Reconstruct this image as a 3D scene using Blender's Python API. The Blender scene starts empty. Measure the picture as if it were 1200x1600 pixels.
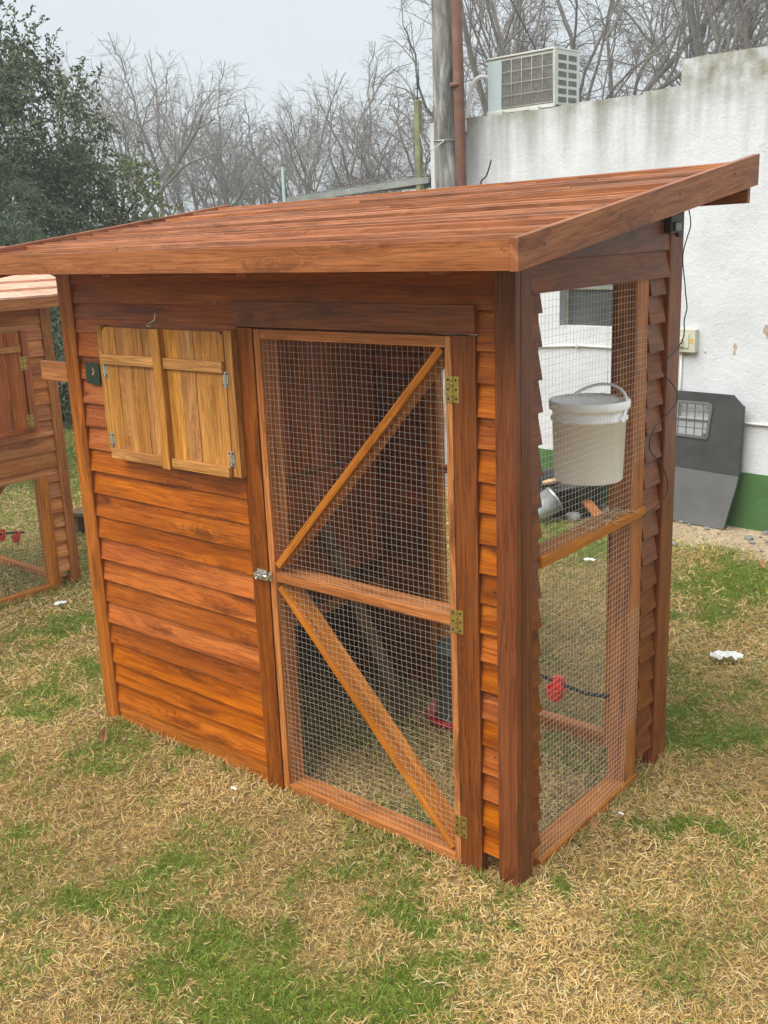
import bpy, math, random
import numpy as np
from mathutils import Vector, Matrix
random.seed(7)
R = math.radians
scene = bpy.context.scene
C = scene.collection

# ------------------------------------------------------------------ camera
cam_data = bpy.data.cameras.new('camera')
cam = bpy.data.objects.new('camera', cam_data); C.objects.link(cam)
cam_data.sensor_fit = 'VERTICAL'; cam_data.sensor_height = 36.0; cam_data.sensor_width = 27.0
cam_data.lens = 36.126; cam_data.clip_start = 0.05; cam_data.clip_end = 500
rows = [[0.7735788514, 0.6326188612, -0.0370018527], [-0.1367155372, 0.2236235884, 0.9650395601], [0.6187767146, -0.7414754663, 0.2594793061]]
M = Matrix(rows).transposed().to_4x4(); M.translation = Vector((1.391, -2.205, 1.8465))
cam.matrix_world = M
scene.camera = cam
scene.render.resolution_x = 768; scene.render.resolution_y = 1024

# ------------------------------------------------------------------ sky, sun, exposure
SUN_EL, SUN_AZ = R(52), R(196)          # azimuth from north (+y) clockwise
w = bpy.data.worlds.new('World'); scene.world = w; w.use_nodes = True
nt = w.node_tree; nt.nodes.clear()
out = nt.nodes.new('ShaderNodeOutputWorld'); bg = nt.nodes.new('ShaderNodeBackground')
sky = nt.nodes.new('ShaderNodeTexSky'); sky.sky_type = 'NISHITA'; sky.sun_disc = False
sky.sun_elevation = SUN_EL; sky.sun_rotation = SUN_AZ; sky.air_density = 1.2; sky.dust_density = 5.0
hs = nt.nodes.new('ShaderNodeHueSaturation'); hs.inputs['Saturation'].default_value = 0.30
tc = nt.nodes.new('ShaderNodeTexCoord'); mp = nt.nodes.new('ShaderNodeMapping'); mp.inputs['Scale'].default_value = (1, 1, 3)
ns = nt.nodes.new('ShaderNodeTexNoise'); ns.inputs['Scale'].default_value = 1.6; ns.inputs['Detail'].default_value = 4
cr = nt.nodes.new('ShaderNodeValToRGB')
cr.color_ramp.elements[0].position = 0.3; cr.color_ramp.elements[0].color = (6.0, 6.75, 7.2, 1)
cr.color_ramp.elements[1].position = 0.72; cr.color_ramp.elements[1].color = (7.0, 7.5, 7.75, 1)
mx = nt.nodes.new('ShaderNodeMix'); mx.data_type = 'RGBA'; mx.inputs[0].default_value = 0.86
nt.links.new(tc.outputs['Generated'], mp.inputs[0]); nt.links.new(mp.outputs[0], ns.inputs['Vector'])
nt.links.new(ns.outputs['Fac'], cr.inputs[0])
nt.links.new(sky.outputs[0], hs.inputs['Color']); nt.links.new(hs.outputs[0], mx.inputs[6]); nt.links.new(cr.outputs[0], mx.inputs[7])
# overcast: the cloud is brighter overhead than near the horizon
sx = nt.nodes.new('ShaderNodeSeparateXYZ'); nt.links.new(tc.outputs['Generated'], sx.inputs[0])
zr = nt.nodes.new('ShaderNodeValToRGB'); ze = zr.color_ramp.elements
ze[0].position = 0.0; ze[0].color = (0.455, 0.455, 0.455, 1); ze[1].position = 1.0; ze[1].color = (1, 1, 1, 1)
e_ = ze.new(0.30); e_.color = (0.45, 0.455, 0.46, 1)
nt.links.new(sx.outputs[2], zr.inputs[0])
m2 = nt.nodes.new('ShaderNodeMix'); m2.data_type = 'RGBA'; m2.blend_type = 'MULTIPLY'; m2.inputs[0].default_value = 1.0
nt.links.new(mx.outputs[2], m2.inputs[6]); nt.links.new(zr.outputs[0], m2.inputs[7])
nt.links.new(m2.outputs[2], bg.inputs[0]); bg.inputs[1].default_value = 0.15
nt.links.new(bg.outputs[0], out.inputs[0])
sd = bpy.data.lights.new('sun', 'SUN'); sd.energy = 2.1; sd.angle = R(50); sd.color = (1, 0.96, 0.90)
sun = bpy.data.objects.new('sun', sd); C.objects.link(sun)
dirv = Vector((math.sin(SUN_AZ) * math.cos(SUN_EL), math.cos(SUN_AZ) * math.cos(SUN_EL), math.sin(SUN_EL)))
sun.rotation_euler = dirv.to_track_quat('Z', 'Y').to_euler()
scene.view_settings.view_transform = 'Standard'; scene.view_settings.look = 'None'
scene.view_settings.exposure = 0.9; scene.view_settings.gamma = 1.0
scene.render.engine = 'CYCLES'

# ------------------------------------------------------------------ materials
def new_mat(name):
    m = bpy.data.materials.new(name); m.use_nodes = True
    t = m.node_tree; b = t.nodes['Principled BSDF']
    return m, t, b
def N(t, kind, **kw):
    n = t.nodes.new(kind)
    for k, v in kw.items():
        if k in n.inputs: n.inputs[k].default_value = v
        else: setattr(n, k, v)
    return n
def math_n(t, op, a, b=None, clamp=False):
    n = t.nodes.new('ShaderNodeMath'); n.operation = op; n.use_clamp = clamp
    for i, v in enumerate((a, b)):
        if v is None: continue
        if hasattr(v, 'links'): t.links.new(v, n.inputs[i])
        else: n.inputs[i].default_value = v
    return n.outputs[0]
def mixc(t, fac, a, b, mode='MIX'):
    n = t.nodes.new('ShaderNodeMix'); n.data_type = 'RGBA'; n.blend_type = mode
    for i, v in ((0, fac), (6, a), (7, b)):
        if hasattr(v, 'links'): t.links.new(v, n.inputs[i])
        else: n.inputs[i].default_value = v if not isinstance(v, tuple) or len(v) == 4 else (*v, 1)
    return n.outputs[2]
def ramp(t, fac, stops):
    n = t.nodes.new('ShaderNodeValToRGB'); e = n.color_ramp.elements
    while len(e) < len(stops): e.new(0.5)
    for i, (p, c) in enumerate(stops):
        e[i].position = p; e[i].color = (*c, 1) if len(c) == 3 else c
    t.links.new(fac, n.inputs[0]); return n.outputs[0]
def noise(t, vec, scale, detail=4, rough=0.5, dist=0.0):
    n = N(t, 'ShaderNodeTexNoise', Scale=scale, Detail=detail, Roughness=rough, Distortion=dist)
    if vec is not None: t.links.new(vec, n.inputs['Vector'])
    return n.outputs['Fac']
def bump(t, h, strength, dist=0.002):
    n = N(t, 'ShaderNodeBump', Strength=strength, Distance=dist); t.links.new(h, n.inputs['Height'])
    return n.outputs[0]

def wood(name, dark, mid, light, rough=0.45, var=0.35, knots=1.0, blot=0.35, saw=0.25, spec=0.22):
    """varnished plank: grain runs along u of the 'UVMap' layer (metres); 'rnd' layer holds two numbers per board"""
    m, t, b = new_mat(name)
    uv = N(t, 'ShaderNodeUVMap', uv_map='UVMap').outputs[0]; rn = N(t, 'ShaderNodeUVMap', uv_map='rnd').outputs[0]
    s = N(t, 'ShaderNodeSeparateXYZ'); t.links.new(uv, s.inputs[0]); u, v = s.outputs[0], s.outputs[1]
    s2 = N(t, 'ShaderNodeSeparateXYZ'); t.links.new(rn, s2.inputs[0]); r1, r2 = s2.outputs[0], s2.outputs[1]
    def vec(a, b_, c):
        n = N(t, 'ShaderNodeCombineXYZ')
        for i, x in enumerate((a, b_, c)): t.links.new(x, n.inputs[i])
        return n.outputs[0]
    uo = math_n(t, 'ADD', u, math_n(t, 'MULTIPLY', r1, 31.0)); vo = math_n(t, 'ADD', v, math_n(t, 'MULTIPLY', r2, 17.0))
    r9 = math_n(t, 'MULTIPLY', r1, 90.0)
    # knots push the grain aside
    wq = math_n(t, 'SUBTRACT', noise(t, vec(math_n(t, 'MULTIPLY', uo, 9.0), math_n(t, 'MULTIPLY', vo, 30.0), r9), 1.0, 3, 0.6), 0.5)
    kv = vec(math_n(t, 'ADD', math_n(t, 'MULTIPLY', uo, 1.5), math_n(t, 'MULTIPLY', wq, 0.38)), math_n(t, 'ADD', math_n(t, 'MULTIPLY', vo, 8.0), math_n(t, 'MULTIPLY', wq, 0.35)), r9)
    vor = N(t, 'ShaderNodeTexVoronoi', voronoi_dimensions='2D', Scale=1.0, Randomness=1.0); t.links.new(kv, vor.inputs['Vector'])
    kd = vor.outputs['Distance']
    kn = math_n(t, 'MULTIPLY', math_n(t, 'SUBTRACT', 0.26, kd, True), 3.8, True)
    g = noise(t, vec(math_n(t, 'MULTIPLY', uo, 1.1), math_n(t, 'ADD', math_n(t, 'MULTIPLY', vo, 26.0), math_n(t, 'MULTIPLY', kn, 1.1)), r9), 1.0, 5, 0.55, 0.5)
    f = noise(t, vec(math_n(t, 'MULTIPLY', uo, 7.0), math_n(t, 'MULTIPLY', vo, 190.0), r9), 1.0, 3, 0.6)
    ring = math_n(t, 'SINE', math_n(t, 'MULTIPLY', g, 75.0))
    bl = noise(t, vec(math_n(t, 'MULTIPLY', uo, 3.0), math_n(t, 'MULTIPLY', vo, 9.0), r9), 1.0, 3, 0.6)
    col = ramp(t, g, [(0.22, dark), (0.45, mid), (0.72, light)])
    col = mixc(t, 1.0, col, ramp(t, f, [(0.25, (0.60, 0.57, 0.54)), (0.7, (1.16, 1.16, 1.16))]), 'MULTIPLY')
    col = mixc(t, 0.75, col, ramp(t, math_n(t, 'ADD', math_n(t, 'MULTIPLY', ring, 0.5), 0.5), [(0.0, (0.62, 0.58, 0.55)), (0.35, (0.98, 0.98, 0.98)), (1.0, (1.06, 1.06, 1.06))]), 'MULTIPLY')
    col = mixc(t, blot, col, ramp(t, bl, [(0.32, (0.42, 0.34, 0.30)), (0.55, (1, 1, 1)), (0.8, (1.3, 1.22, 1.1))]), 'MULTIPLY')
    col = mixc(t, math_n(t, 'MULTIPLY', math_n(t, 'MULTIPLY', math_n(t, 'SUBTRACT', 0.17, kd, True), 9.0, True), 0.62 * knots), col, tuple(x * 0.42 for x in dark))
    h = N(t, 'ShaderNodeHueSaturation'); t.links.new(col, h.inputs['Color'])
    t.links.new(math_n(t, 'ADD', math_n(t, 'MULTIPLY', r2, 0.0045), 0.4975), h.inputs['Hue'])
    t.links.new(math_n(t, 'ADD', math_n(t, 'MULTIPLY', r1, var * 2), 1 - var), h.inputs['Value'])
    t.links.new(math_n(t, 'ADD', math_n(t, 'MULTIPLY', r2, 0.10), 0.99), h.inputs['Saturation'])
    t.links.new(h.outputs[0], b.inputs['Base Color'])
    t.links.new(math_n(t, 'ADD', math_n(t, 'MULTIPLY', bl, 0.4), rough - 0.2), b.inputs['Roughness'])
    b.inputs['Specular IOR Level'].default_value = spec
    sw = noise(t, vec(math_n(t, 'MULTIPLY', uo, 230.0), math_n(t, 'MULTIPLY', vo, 6.0), r9), 1.0, 1, 0.5)
    hh = math_n(t, 'ADD', math_n(t, 'ADD', f, math_n(t, 'MULTIPLY', g, 0.8)), math_n(t, 'MULTIPLY', sw, saw * 2))
    t.links.new(bump(t, hh, 0.35, 0.0012), b.inputs['Normal'])
    return m

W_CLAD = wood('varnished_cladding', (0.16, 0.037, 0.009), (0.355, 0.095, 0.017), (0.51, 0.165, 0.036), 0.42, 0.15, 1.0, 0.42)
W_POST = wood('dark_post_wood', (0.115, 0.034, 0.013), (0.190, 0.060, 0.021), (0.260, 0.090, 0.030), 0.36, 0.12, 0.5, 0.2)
W_TRIM = wood('trim_wood', (0.20, 0.058, 0.020), (0.36, 0.118, 0.034), (0.50, 0.19, 0.06), 0.42, 0.18, 0.8, 0.3)
W_MID = wood('door_post_wood', (0.10, 0.026, 0.009), (0.22, 0.064, 0.019), (0.33, 0.11, 0.032), 0.42, 0.15, 0.8, 0.35)
W_DOOR = wood('door_wood', (0.24, 0.072, 0.020), (0.44, 0.162, 0.046), (0.58, 0.250, 0.085), 0.5, 0.12, 0.8, 0.3)
W_ROOF = wood('roof_board_wood', (0.17, 0.058, 0.024), (0.30, 0.115, 0.046), (0.42, 0.178, 0.080), 0.36, 0.32, 0.5, 0.22, spec=0.5)
W_FASC = wood('fascia_wood', (0.20, 0.070, 0.030), (0.30, 0.112, 0.048), (0.39, 0.165, 0.075), 0.5, 0.08, 0.7, 0.3)
W_SHUT = wood('shutter_wood', (0.30, 0.130, 0.036), (0.50, 0.232, 0.070), (0.62, 0.325, 0.110), 0.45, 0.09, 0.4, 0.35)
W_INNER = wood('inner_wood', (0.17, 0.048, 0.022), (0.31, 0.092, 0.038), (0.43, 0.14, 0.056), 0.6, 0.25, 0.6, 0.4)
W_CLAD2 = wood('second_cladding', (0.30, 0.10, 0.035), (0.54, 0.21, 0.075), (0.70, 0.33, 0.13), 0.5, 0.22, 0.8, 0.35)
W_POST2 = wood('second_post_wood', (0.26, 0.095, 0.028), (0.40, 0.155, 0.046), (0.50, 0.22, 0.07), 0.5, 0.1, 0.6, 0.3)
W_RED2 = wood('second_shutter_wood', (0.20, 0.050, 0.020), (0.38, 0.115, 0.038), (0.50, 0.18, 0.06), 0.5, 0.15, 0.9, 0.3)
W_SHING = wood('pale_shingle_wood', (0.62, 0.31, 0.21), (0.76, 0.42, 0.29), (0.84, 0.54, 0.40), 0.45, 0.12, 0.3, 0.2)
W_SHADE = wood('shaded_corner_wood', (0.02, 0.012, 0.009), (0.035, 0.02, 0.014), (0.06, 0.032, 0.02), 0.7, 0.1, 0.3, 0.2)  # near-black colour paints in the shade of the coop's inside back corner
W_GREY = wood('grey_old_wood', (0.10, 0.055, 0.03), (0.17, 0.10, 0.058), (0.25, 0.155, 0.09), 0.8, 0.15, 0.5, 0.3)
W_PALE = wood('pale_offcut_wood', (0.45, 0.28, 0.14), (0.62, 0.42, 0.24), (0.75, 0.55, 0.34), 0.6, 0.1, 0.5, 0.2)

def plain(name, col, rough=0.5, metal=0.0, nscale=None, namt=0.15, bumps=0.0, spec=0.5):
    m, t, b = new_mat(name)
    b.inputs['Roughness'].default_value = rough; b.inputs['Metallic'].default_value = metal
    b.inputs['Specular IOR Level'].default_value = spec
    if nscale:
        oc = N(t, 'ShaderNodeTexCoord').outputs['Object']
        f = noise(t, oc, nscale, 5, 0.6)
        c = ramp(t, f, [(0.25, tuple(x * (1 - namt) for x in col)), (0.75, tuple(min(1, x * (1 + namt)) for x in col))])
        t.links.new(c, b.inputs['Base Color'])
        if bumps: t.links.new(bump(t, f, bumps, 0.003), b.inputs['Normal'])
    else: b.inputs['Base Color'].default_value = (*col, 1)
    return m
WIREP = plain('pale_galvanised_wire', (0.64, 0.61, 0.53), 0.45, 0.0)
WIRE = plain('galvanised_wire', (0.50, 0.46, 0.37), 0.5, 0.0)
NAIL = plain('nail_head', (0.03, 0.02, 0.015), 0.5, 0.3)
BRASS = plain('brass', (0.42, 0.30, 0.085), 0.38, 0.75, 60, 0.25)
STEEL = plain('zinc_steel', (0.55, 0.55, 0.50), 0.3, 0.85, 40, 0.2)
BLACKP = plain('black_plastic', (0.012, 0.012, 0.013), 0.5)
RUBBER = plain('black_rubber', (0.018, 0.018, 0.018), 0.65, 0, 15, 0.3)
BUCKETW = plain('white_bucket_plastic', (0.92, 0.91, 0.89), 0.38, 0, 3, 0.05)
REDP = plain('red_plastic', (0.85, 0.06, 0.03), 0.35)
DKRED = plain('dark_red_plastic', (0.42, 0.012, 0.012), 0.4)
GALV = plain('galvanised_sheet', (0.45, 0.46, 0.45), 0.35, 0.8, 12, 0.25)
CRATEB = plain('black_crate_plastic', (0.050, 0.052, 0.053), 0.55, 0, 9, 0.35)
CRATEG_LIT = plain('grey_lit_crate_plastic', (0.125, 0.128, 0.128), 0.6, 0, 7, 0.18)  # grey of the grille; on the lower panel it paints light from above
ACW = plain('aircon_white', (0.54, 0.54, 0.49), 0.5, 0, 8, 0.12)
ACB = plain('aircon_blue_panel', (0.42, 0.50, 0.50), 0.5, 0, 8, 0.12)
ACD = plain('aircon_dark_fins', (0.13, 0.125, 0.11), 0.7, 0, 90, 0.6)
RUST = plain('rusty_pipe', (0.145, 0.064, 0.040), 0.75, 0, 12, 0.35)
BOXG = plain('beige_box_metal', (0.50, 0.50, 0.40), 0.5, 0, 10, 0.1)
PAPER = plain('white_tissue', (0.85, 0.84, 0.82), 0.9)
GREENL = plain('green_label', (0.010, 0.030, 0.018), 0.4)
GOLDL = plain('gold_mark', (0.55, 0.38, 0.12), 0.4)
BRICK = plain('old_brick', (0.42, 0.17, 0.10), 0.9, 0, 20, 0.3, 0.4)
STONE = plain('grey_rubble', (0.22, 0.21, 0.20), 0.9, 0, 14, 0.3, 0.5)
CONCP = plain('old_concrete', (0.30, 0.29, 0.26), 0.95, 0, 7, 0.4, 0.5)
BARE = plain('bare_plaster', (0.42, 0.31, 0.24), 0.95, 0, 30, 0.25, 0.4)
PVC = plain('painted_pipe', (0.68, 0.68, 0.66), 0.5)
LEAFD = plain('dead_leaf', (0.30, 0.14, 0.06), 0.8, 0, 30, 0.3)

# weathered white wall
m, t, b = new_mat('white_wall_paint'); WALLM = m
oc = N(t, 'ShaderNodeTexCoord').outputs['Object']
mpn = N(t, 'ShaderNodeMapping'); mpn.inputs['Scale'].default_value = (7, 7, 0.7); t.links.new(oc, mpn.inputs[0])
sep = N(t, 'ShaderNodeSeparateXYZ'); t.links.new(oc, sep.inputs[0])
streak = noise(t, mpn.outputs[0], 1.0, 5, 0.6)
blot = noise(t, oc, 2.2, 5, 0.6)
topm = math_n(t, 'MULTIPLY', math_n(t, 'SUBTRACT', sep.outputs[2], 1.95), 1.55, True)
sm = math_n(t, 'MULTIPLY', math_n(t, 'MULTIPLY', math_n(t, 'SUBTRACT', math_n(t, 'ADD', streak, math_n(t, 'MULTIPLY', topm, 0.16)), 0.52), 4.0, True), topm)
col = ramp(t, blot, [(0.3, (0.52, 0.54, 0.555)), (0.6, (0.64, 0.655, 0.665))])
col = mixc(t, math_n(t, 'MULTIPLY', sm, 0.72), col, (0.20, 0.20, 0.155))
col = mixc(t, math_n(t, 'MULTIPLY', math_n(t, 'MULTIPLY', math_n(t, 'SUBTRACT', sep.outputs[2], 2.50), 6.0, True), math_n(t, 'MULTIPLY', math_n(t, 'SUBTRACT', noise(t, oc, 9, 4), 0.36), 2.6, True)), col, (0.17, 0.16, 0.085))
flak = noise(t, oc, 17, 7, 0.7, 0.6)
n5 = noise(t, oc, 5, 3)
fm = math_n(t, 'MULTIPLY', math_n(t, 'MULTIPLY', math_n(t, 'SUBTRACT', 0.43, flak, True), 14, True), math_n(t, 'MULTIPLY', math_n(t, 'SUBTRACT', n5, 0.45), 5.0, True))
col = mixc(t, math_n(t, 'MULTIPLY', fm, 0.6), col, (0.40, 0.40, 0.39))
t.links.new(col, b.inputs['Base Color']); b.inputs['Roughness'].default_value = 0.9
hb = math_n(t, 'ADD', math_n(t, 'MULTIPLY', flak, 0.8), math_n(t, 'MULTIPLY', noise(t, oc, 60, 3), 0.35))
t.links.new(bump(t, hb, 0.55, 0.012), b.inputs['Normal'])
m, t, b = new_mat('green_wall_paint'); GREENW = m
oc = N(t, 'ShaderNodeTexCoord').outputs['Object']
col = ramp(t, noise(t, oc, 6, 5), [(0.3, (0.045, 0.115, 0.030)), (0.7, (0.070, 0.165, 0.045))])
t.links.new(col, b.inputs['Base Color']); b.inputs['Roughness'].default_value = 0.7
t.links.new(bump(t, noise(t, oc, 20, 5), 0.6, 0.01), b.inputs['Normal'])
# weathered concrete pole
m, t, b = new_mat('weathered_pole'); POLEM = m
oc = N(t, 'ShaderNodeTexCoord').outputs['Object']
mpn = N(t, 'ShaderNodeMapping'); mpn.inputs['Scale'].default_value = (14, 14, 2.5); t.links.new(oc, mpn.inputs[0])
a_ = noise(t, mpn.outputs[0], 1.0, 6, 0.65, 0.3)
col = ramp(t, a_, [(0.36, (0.06, 0.058, 0.05)), (0.50, (0.20, 0.195, 0.18)), (0.58, (0.30, 0.295, 0.275)), (0.68, (0.55, 0.55, 0.52))])
t.links.new(col, b.inputs['Base Color']); b.inputs['Roughness'].default_value = 0.9
t.links.new(bump(t, a_, 0.6, 0.01), b.inputs['Normal'])
# glass panes
GLASSD = plain('dusty_dark_glass', (0.06, 0.068, 0.068), 0.25, 0, 5, 0.3)
GLASSL = plain('dusty_pale_glass', (0.17, 0.19, 0.19), 0.3, 0, 5, 0.2)

def attr_mat(name, rough, attr='Col', trans=0.0, extra=None):
    m, t, b = new_mat(name)
    a = N(t, 'ShaderNodeAttribute', attribute_name=attr).outputs['Color']
    if extra: a = extra(t, a)
    t.links.new(a, b.inputs['Base Color']); b.inputs['Roughness'].default_value = rough
    b.inputs['Specular IOR Level'].default_value = 0.2
    if trans:
        tr = N(t, 'ShaderNodeBsdfTranslucent'); t.links.new(a, tr.inputs[0])
        ms = N(t, 'ShaderNodeMixShader'); ms.inputs[0].default_value = trans
        t.links.new(b.outputs[0], ms.inputs[1]); t.links.new(tr.outputs[0], ms.inputs[2])
        t.links.new(ms.outputs[0], t.nodes['Material Output'].inputs[0])
    return m
GRASSM = attr_mat('grass_blades', 0.6, trans=0.25)
LEAFM = attr_mat('tree_leaves', 0.5, trans=0.2)
def gx(t, a):
    oc = N(t, 'ShaderNodeTexCoord').outputs['Object']
    f = noise(t, oc, 45, 6, 0.7)
    return mixc(t, 1.0, a, ramp(t, f, [(0.3, (0.45, 0.42, 0.38)), (0.65, (1.25, 1.22, 1.15))]), 'MULTIPLY')
GROUNDM = attr_mat('soil_and_thatch', 0.95, extra=gx)
BARK = plain('grey_bark', (0.155, 0.135, 0.115), 0.95, 0, 8, 0.35)
BARKD = plain('dark_bark', (0.07, 0.055, 0.042), 0.95, 0, 8, 0.35)

# ------------------------------------------------------------------ mesh builder
class MB:
    def __init__(s): s.v = []; s.f = []; s.uv = []; s.rn = []; s.mi = []; s.sm = []
    def poly(s, pts, uvs=None, r=(0, 0), mi=0, smooth=False):
        i0 = len(s.v); s.v += [tuple(p) for p in pts]; s.f.append(tuple(range(i0, i0 + len(pts))))
        s.uv.append(uvs or [(p[0], p[1]) for p in pts]); s.rn.append(r); s.mi.append(mi); s.sm.append(smooth)
    def hexa(s, c, axis=0, r=None, mi=0):
        """c: 8 corners, bottom ring (x0y0,x1y0,x1y1,x0y1) then top ring; axis = grain direction"""
        r = r or (random.random(), random.random())
        c = [Vector(p) for p in c]
        L = ((c[1] - c[0]).length, (c[3] - c[0]).length, (c[4] - c[0]).length)
        lc = [(0, 0, 0), (L[0], 0, 0), (L[0], L[1], 0), (0, L[1], 0), (0, 0, L[2]), (L[0], 0, L[2]), (L[0], L[1], L[2]), (0, L[1], L[2])]
        i0 = len(s.v); s.v += [tuple(p) for p in c]
        o = [a for a in range(3) if a != axis]
        for k, fc in enumerate(((0, 3, 2, 1), (4, 5, 6, 7), (0, 1, 5, 4), (1, 2, 6, 5), (2, 3, 7, 6), (3, 0, 4, 7))):
            s.f.append(tuple(i0 + q for q in fc))
            s.uv.append([(lc[q][axis], lc[q][o[0]] + lc[q][o[1]] + 0.0) for q in fc])
            s.rn.append(r); s.mi.append(mi); s.sm.append(False)
        return s
    def box(s, x0, x1, y0, y1, z0, z1, axis=None, r=None, mi=0):
        if axis is None:
            d = (x1 - x0, y1 - y0, z1 - z0); axis = d.index(max(d))
        return s.hexa([(x0, y0, z0), (x1, y0, z0), (x1, y1, z0), (x0, y1, z0), (x0, y0, z1), (x1, y0, z1), (x1, y1, z1), (x0, y1, z1)], axis, r, mi)
    def beam(s, p0, p1, w_, d_, up=(0, 0, 1), r=None, mi=0):
        """bar from p0 to p1; w_ across (perpendicular to up), d_ along up"""
        p0 = Vector(p0); p1 = Vector(p1); a = (p1 - p0).normalized(); up = Vector(up)
        x = a.cross(up).normalized(); y = x.cross(a).normalized()
        x *= w_ / 2; y *= d_ / 2
        return s.hexa([p0 - x - y, p1 - x - y, p1 + x - y, p0 + x - y, p0 - x + y, p1 - x + y, p1 + x + y, p0 + x + y], 0, r, mi)
    def tube(s, pts, r, n=8, mi=0, cap=True):
        pts = [Vector(p) for p in pts]; rr = r if isinstance(r, (list, tuple)) else [r] * len(pts)
        i0 = len(s.v); prev = None
        for i, p in enumerate(pts):
            d = (pts[min(i + 1, len(pts) - 1)] - pts[max(i - 1, 0)]).normalized()
            if prev is None:
                x = d.orthogonal().normalized()
            else:
                x = (prev - d * prev.dot(d)).normalized()
            prev = x; y = d.cross(x)
            for k in range(n):
                a = 2 * math.pi * k / n; s.v.append(tuple(p + (x * math.cos(a) + y * math.sin(a)) * rr[i]))
        rnd = (random.random(), random.random())
        for i in range(len(pts) - 1):
            for k in range(n):
                a = i0 + i * n + k; b_ = i0 + i * n + (k + 1) % n
                s.f.append((a, b_, b_ + n, a + n)); s.uv.append([(i * .1, k * .02), (i * .1, k * .02 + .02), (i * .1 + .1, k * .02 + .02), (i * .1 + .1, k * .02)])
                s.rn.append(rnd); s.mi.append(mi); s.sm.append(True)
        if cap:
            for base, rev in ((i0, True), (i0 + (len(pts) - 1) * n, False)):
                f = list(range(base, base + n)); f = f[::-1] if rev else f
                s.f.append(tuple(f)); s.uv.append([(0, 0)] * n); s.rn.append(rnd); s.mi.append(mi); s.sm.append(False)
        return s
    def lathe(s, prof, cx=0, cy=0, n=40, mi=0, z0=0, smooth=True):
        i0 = len(s.v)
        for (rad, z) in prof:
            for k in range(n):
                a = 2 * math.pi * k / n; s.v.append((cx + rad * math.cos(a), cy + rad * math.sin(a), z0 + z))
        for i in range(len(prof) - 1):
            for k in range(n):
                a = i0 + i * n + k; b_ = i0 + i * n + (k + 1) % n
                s.f.append((a, b_, b_ + n, a + n)); s.uv.append([(0, 0)] * 4); s.rn.append((0, 0)); s.mi.append(mi); s.sm.append(smooth)
        return s
    def disc(s, c, nrm, rad, n=8, mi=0, h=0.0008):
        nrm = Vector(nrm).normalized(); c = Vector(c)
        s.tube([c, c + nrm * h], rad, n, mi); return s

def obj(name, mb, mats, parent=None, bevel=0.0, label=None):
    me = bpy.data.meshes.new(name)
    me.from_pydata(mb.v, [], mb.f)
    u1 = me.uv_layers.new(name='UVMap'); u2 = me.uv_layers.new(name='rnd')
    a = np.array([c for f in mb.uv for c in f], dtype=np.float32).ravel(); u1.data.foreach_set('uv', a)
    a = np.array([r for f, r in zip(mb.f, mb.rn) for _ in f], dtype=np.float32).ravel(); u2.data.foreach_set('uv', a)
    for m_ in (mats if isinstance(mats, (list, tuple)) else [mats]): me.materials.append(m_)
    me.polygons.foreach_set('material_index', mb.mi); me.polygons.foreach_set('use_smooth', mb.sm)
    me.update()
    o = bpy.data.objects.new(name, me); C.objects.link(o)
    if parent: o.parent = parent
    if bevel:
        bv = o.modifiers.new('bevel', 'BEVEL'); bv.width = bevel; bv.segments = 2; bv.limit_method = 'ANGLE'; bv.angle_limit = R(40)
    if label: o['label'] = label
    return o
def tag(o, label, cat, group=None, kind=None):
    if label: o['label'] = label
    if cat: o['category'] = cat
    if group: o['group'] = group
    if kind: o['kind'] = kind
    return o
def thing(name, label, cat, loc=(0, 0, 0), rotz=0.0, group=None):
    o = bpy.data.objects.new(name, None); C.objects.link(o); o.empty_display_size = 0.1
    o.location = loc; o.rotation_euler = (0, 0, rotz)
    return tag(o, label, cat, group)

# ------------------------------------------------------------------ numpy noise and grass colours
def vnoise(x, y, seed=0):
    xi = np.floor(x).astype(np.int64); yi = np.floor(y).astype(np.int64); fx = x - xi; fy = y - yi
    fx = fx * fx * (3 - 2 * fx); fy = fy * fy * (3 - 2 * fy)
    def hsh(a, b):
        n = (a * 374761393 + b * 668265263 + seed * 982451653) & 0x7fffffff
        n = ((n ^ (n >> 13)) * 1274126177) & 0x7fffffff
        return ((n ^ (n >> 16)) & 0xffff) / 65535.0
    return (hsh(xi, yi) * (1 - fx) + hsh(xi + 1, yi) * fx) * (1 - fy) + (hsh(xi, yi + 1) * (1 - fx) + hsh(xi + 1, yi + 1) * fx) * fy
def fbm(x, y, seed=0, o=4):
    s = 0; a = 0.5; tot = 0
    for i in range(o):
        s = s + a * vnoise(x * 2 ** i, y * 2 ** i, seed + i); tot += a; a *= 0.55
    return s / tot
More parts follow.
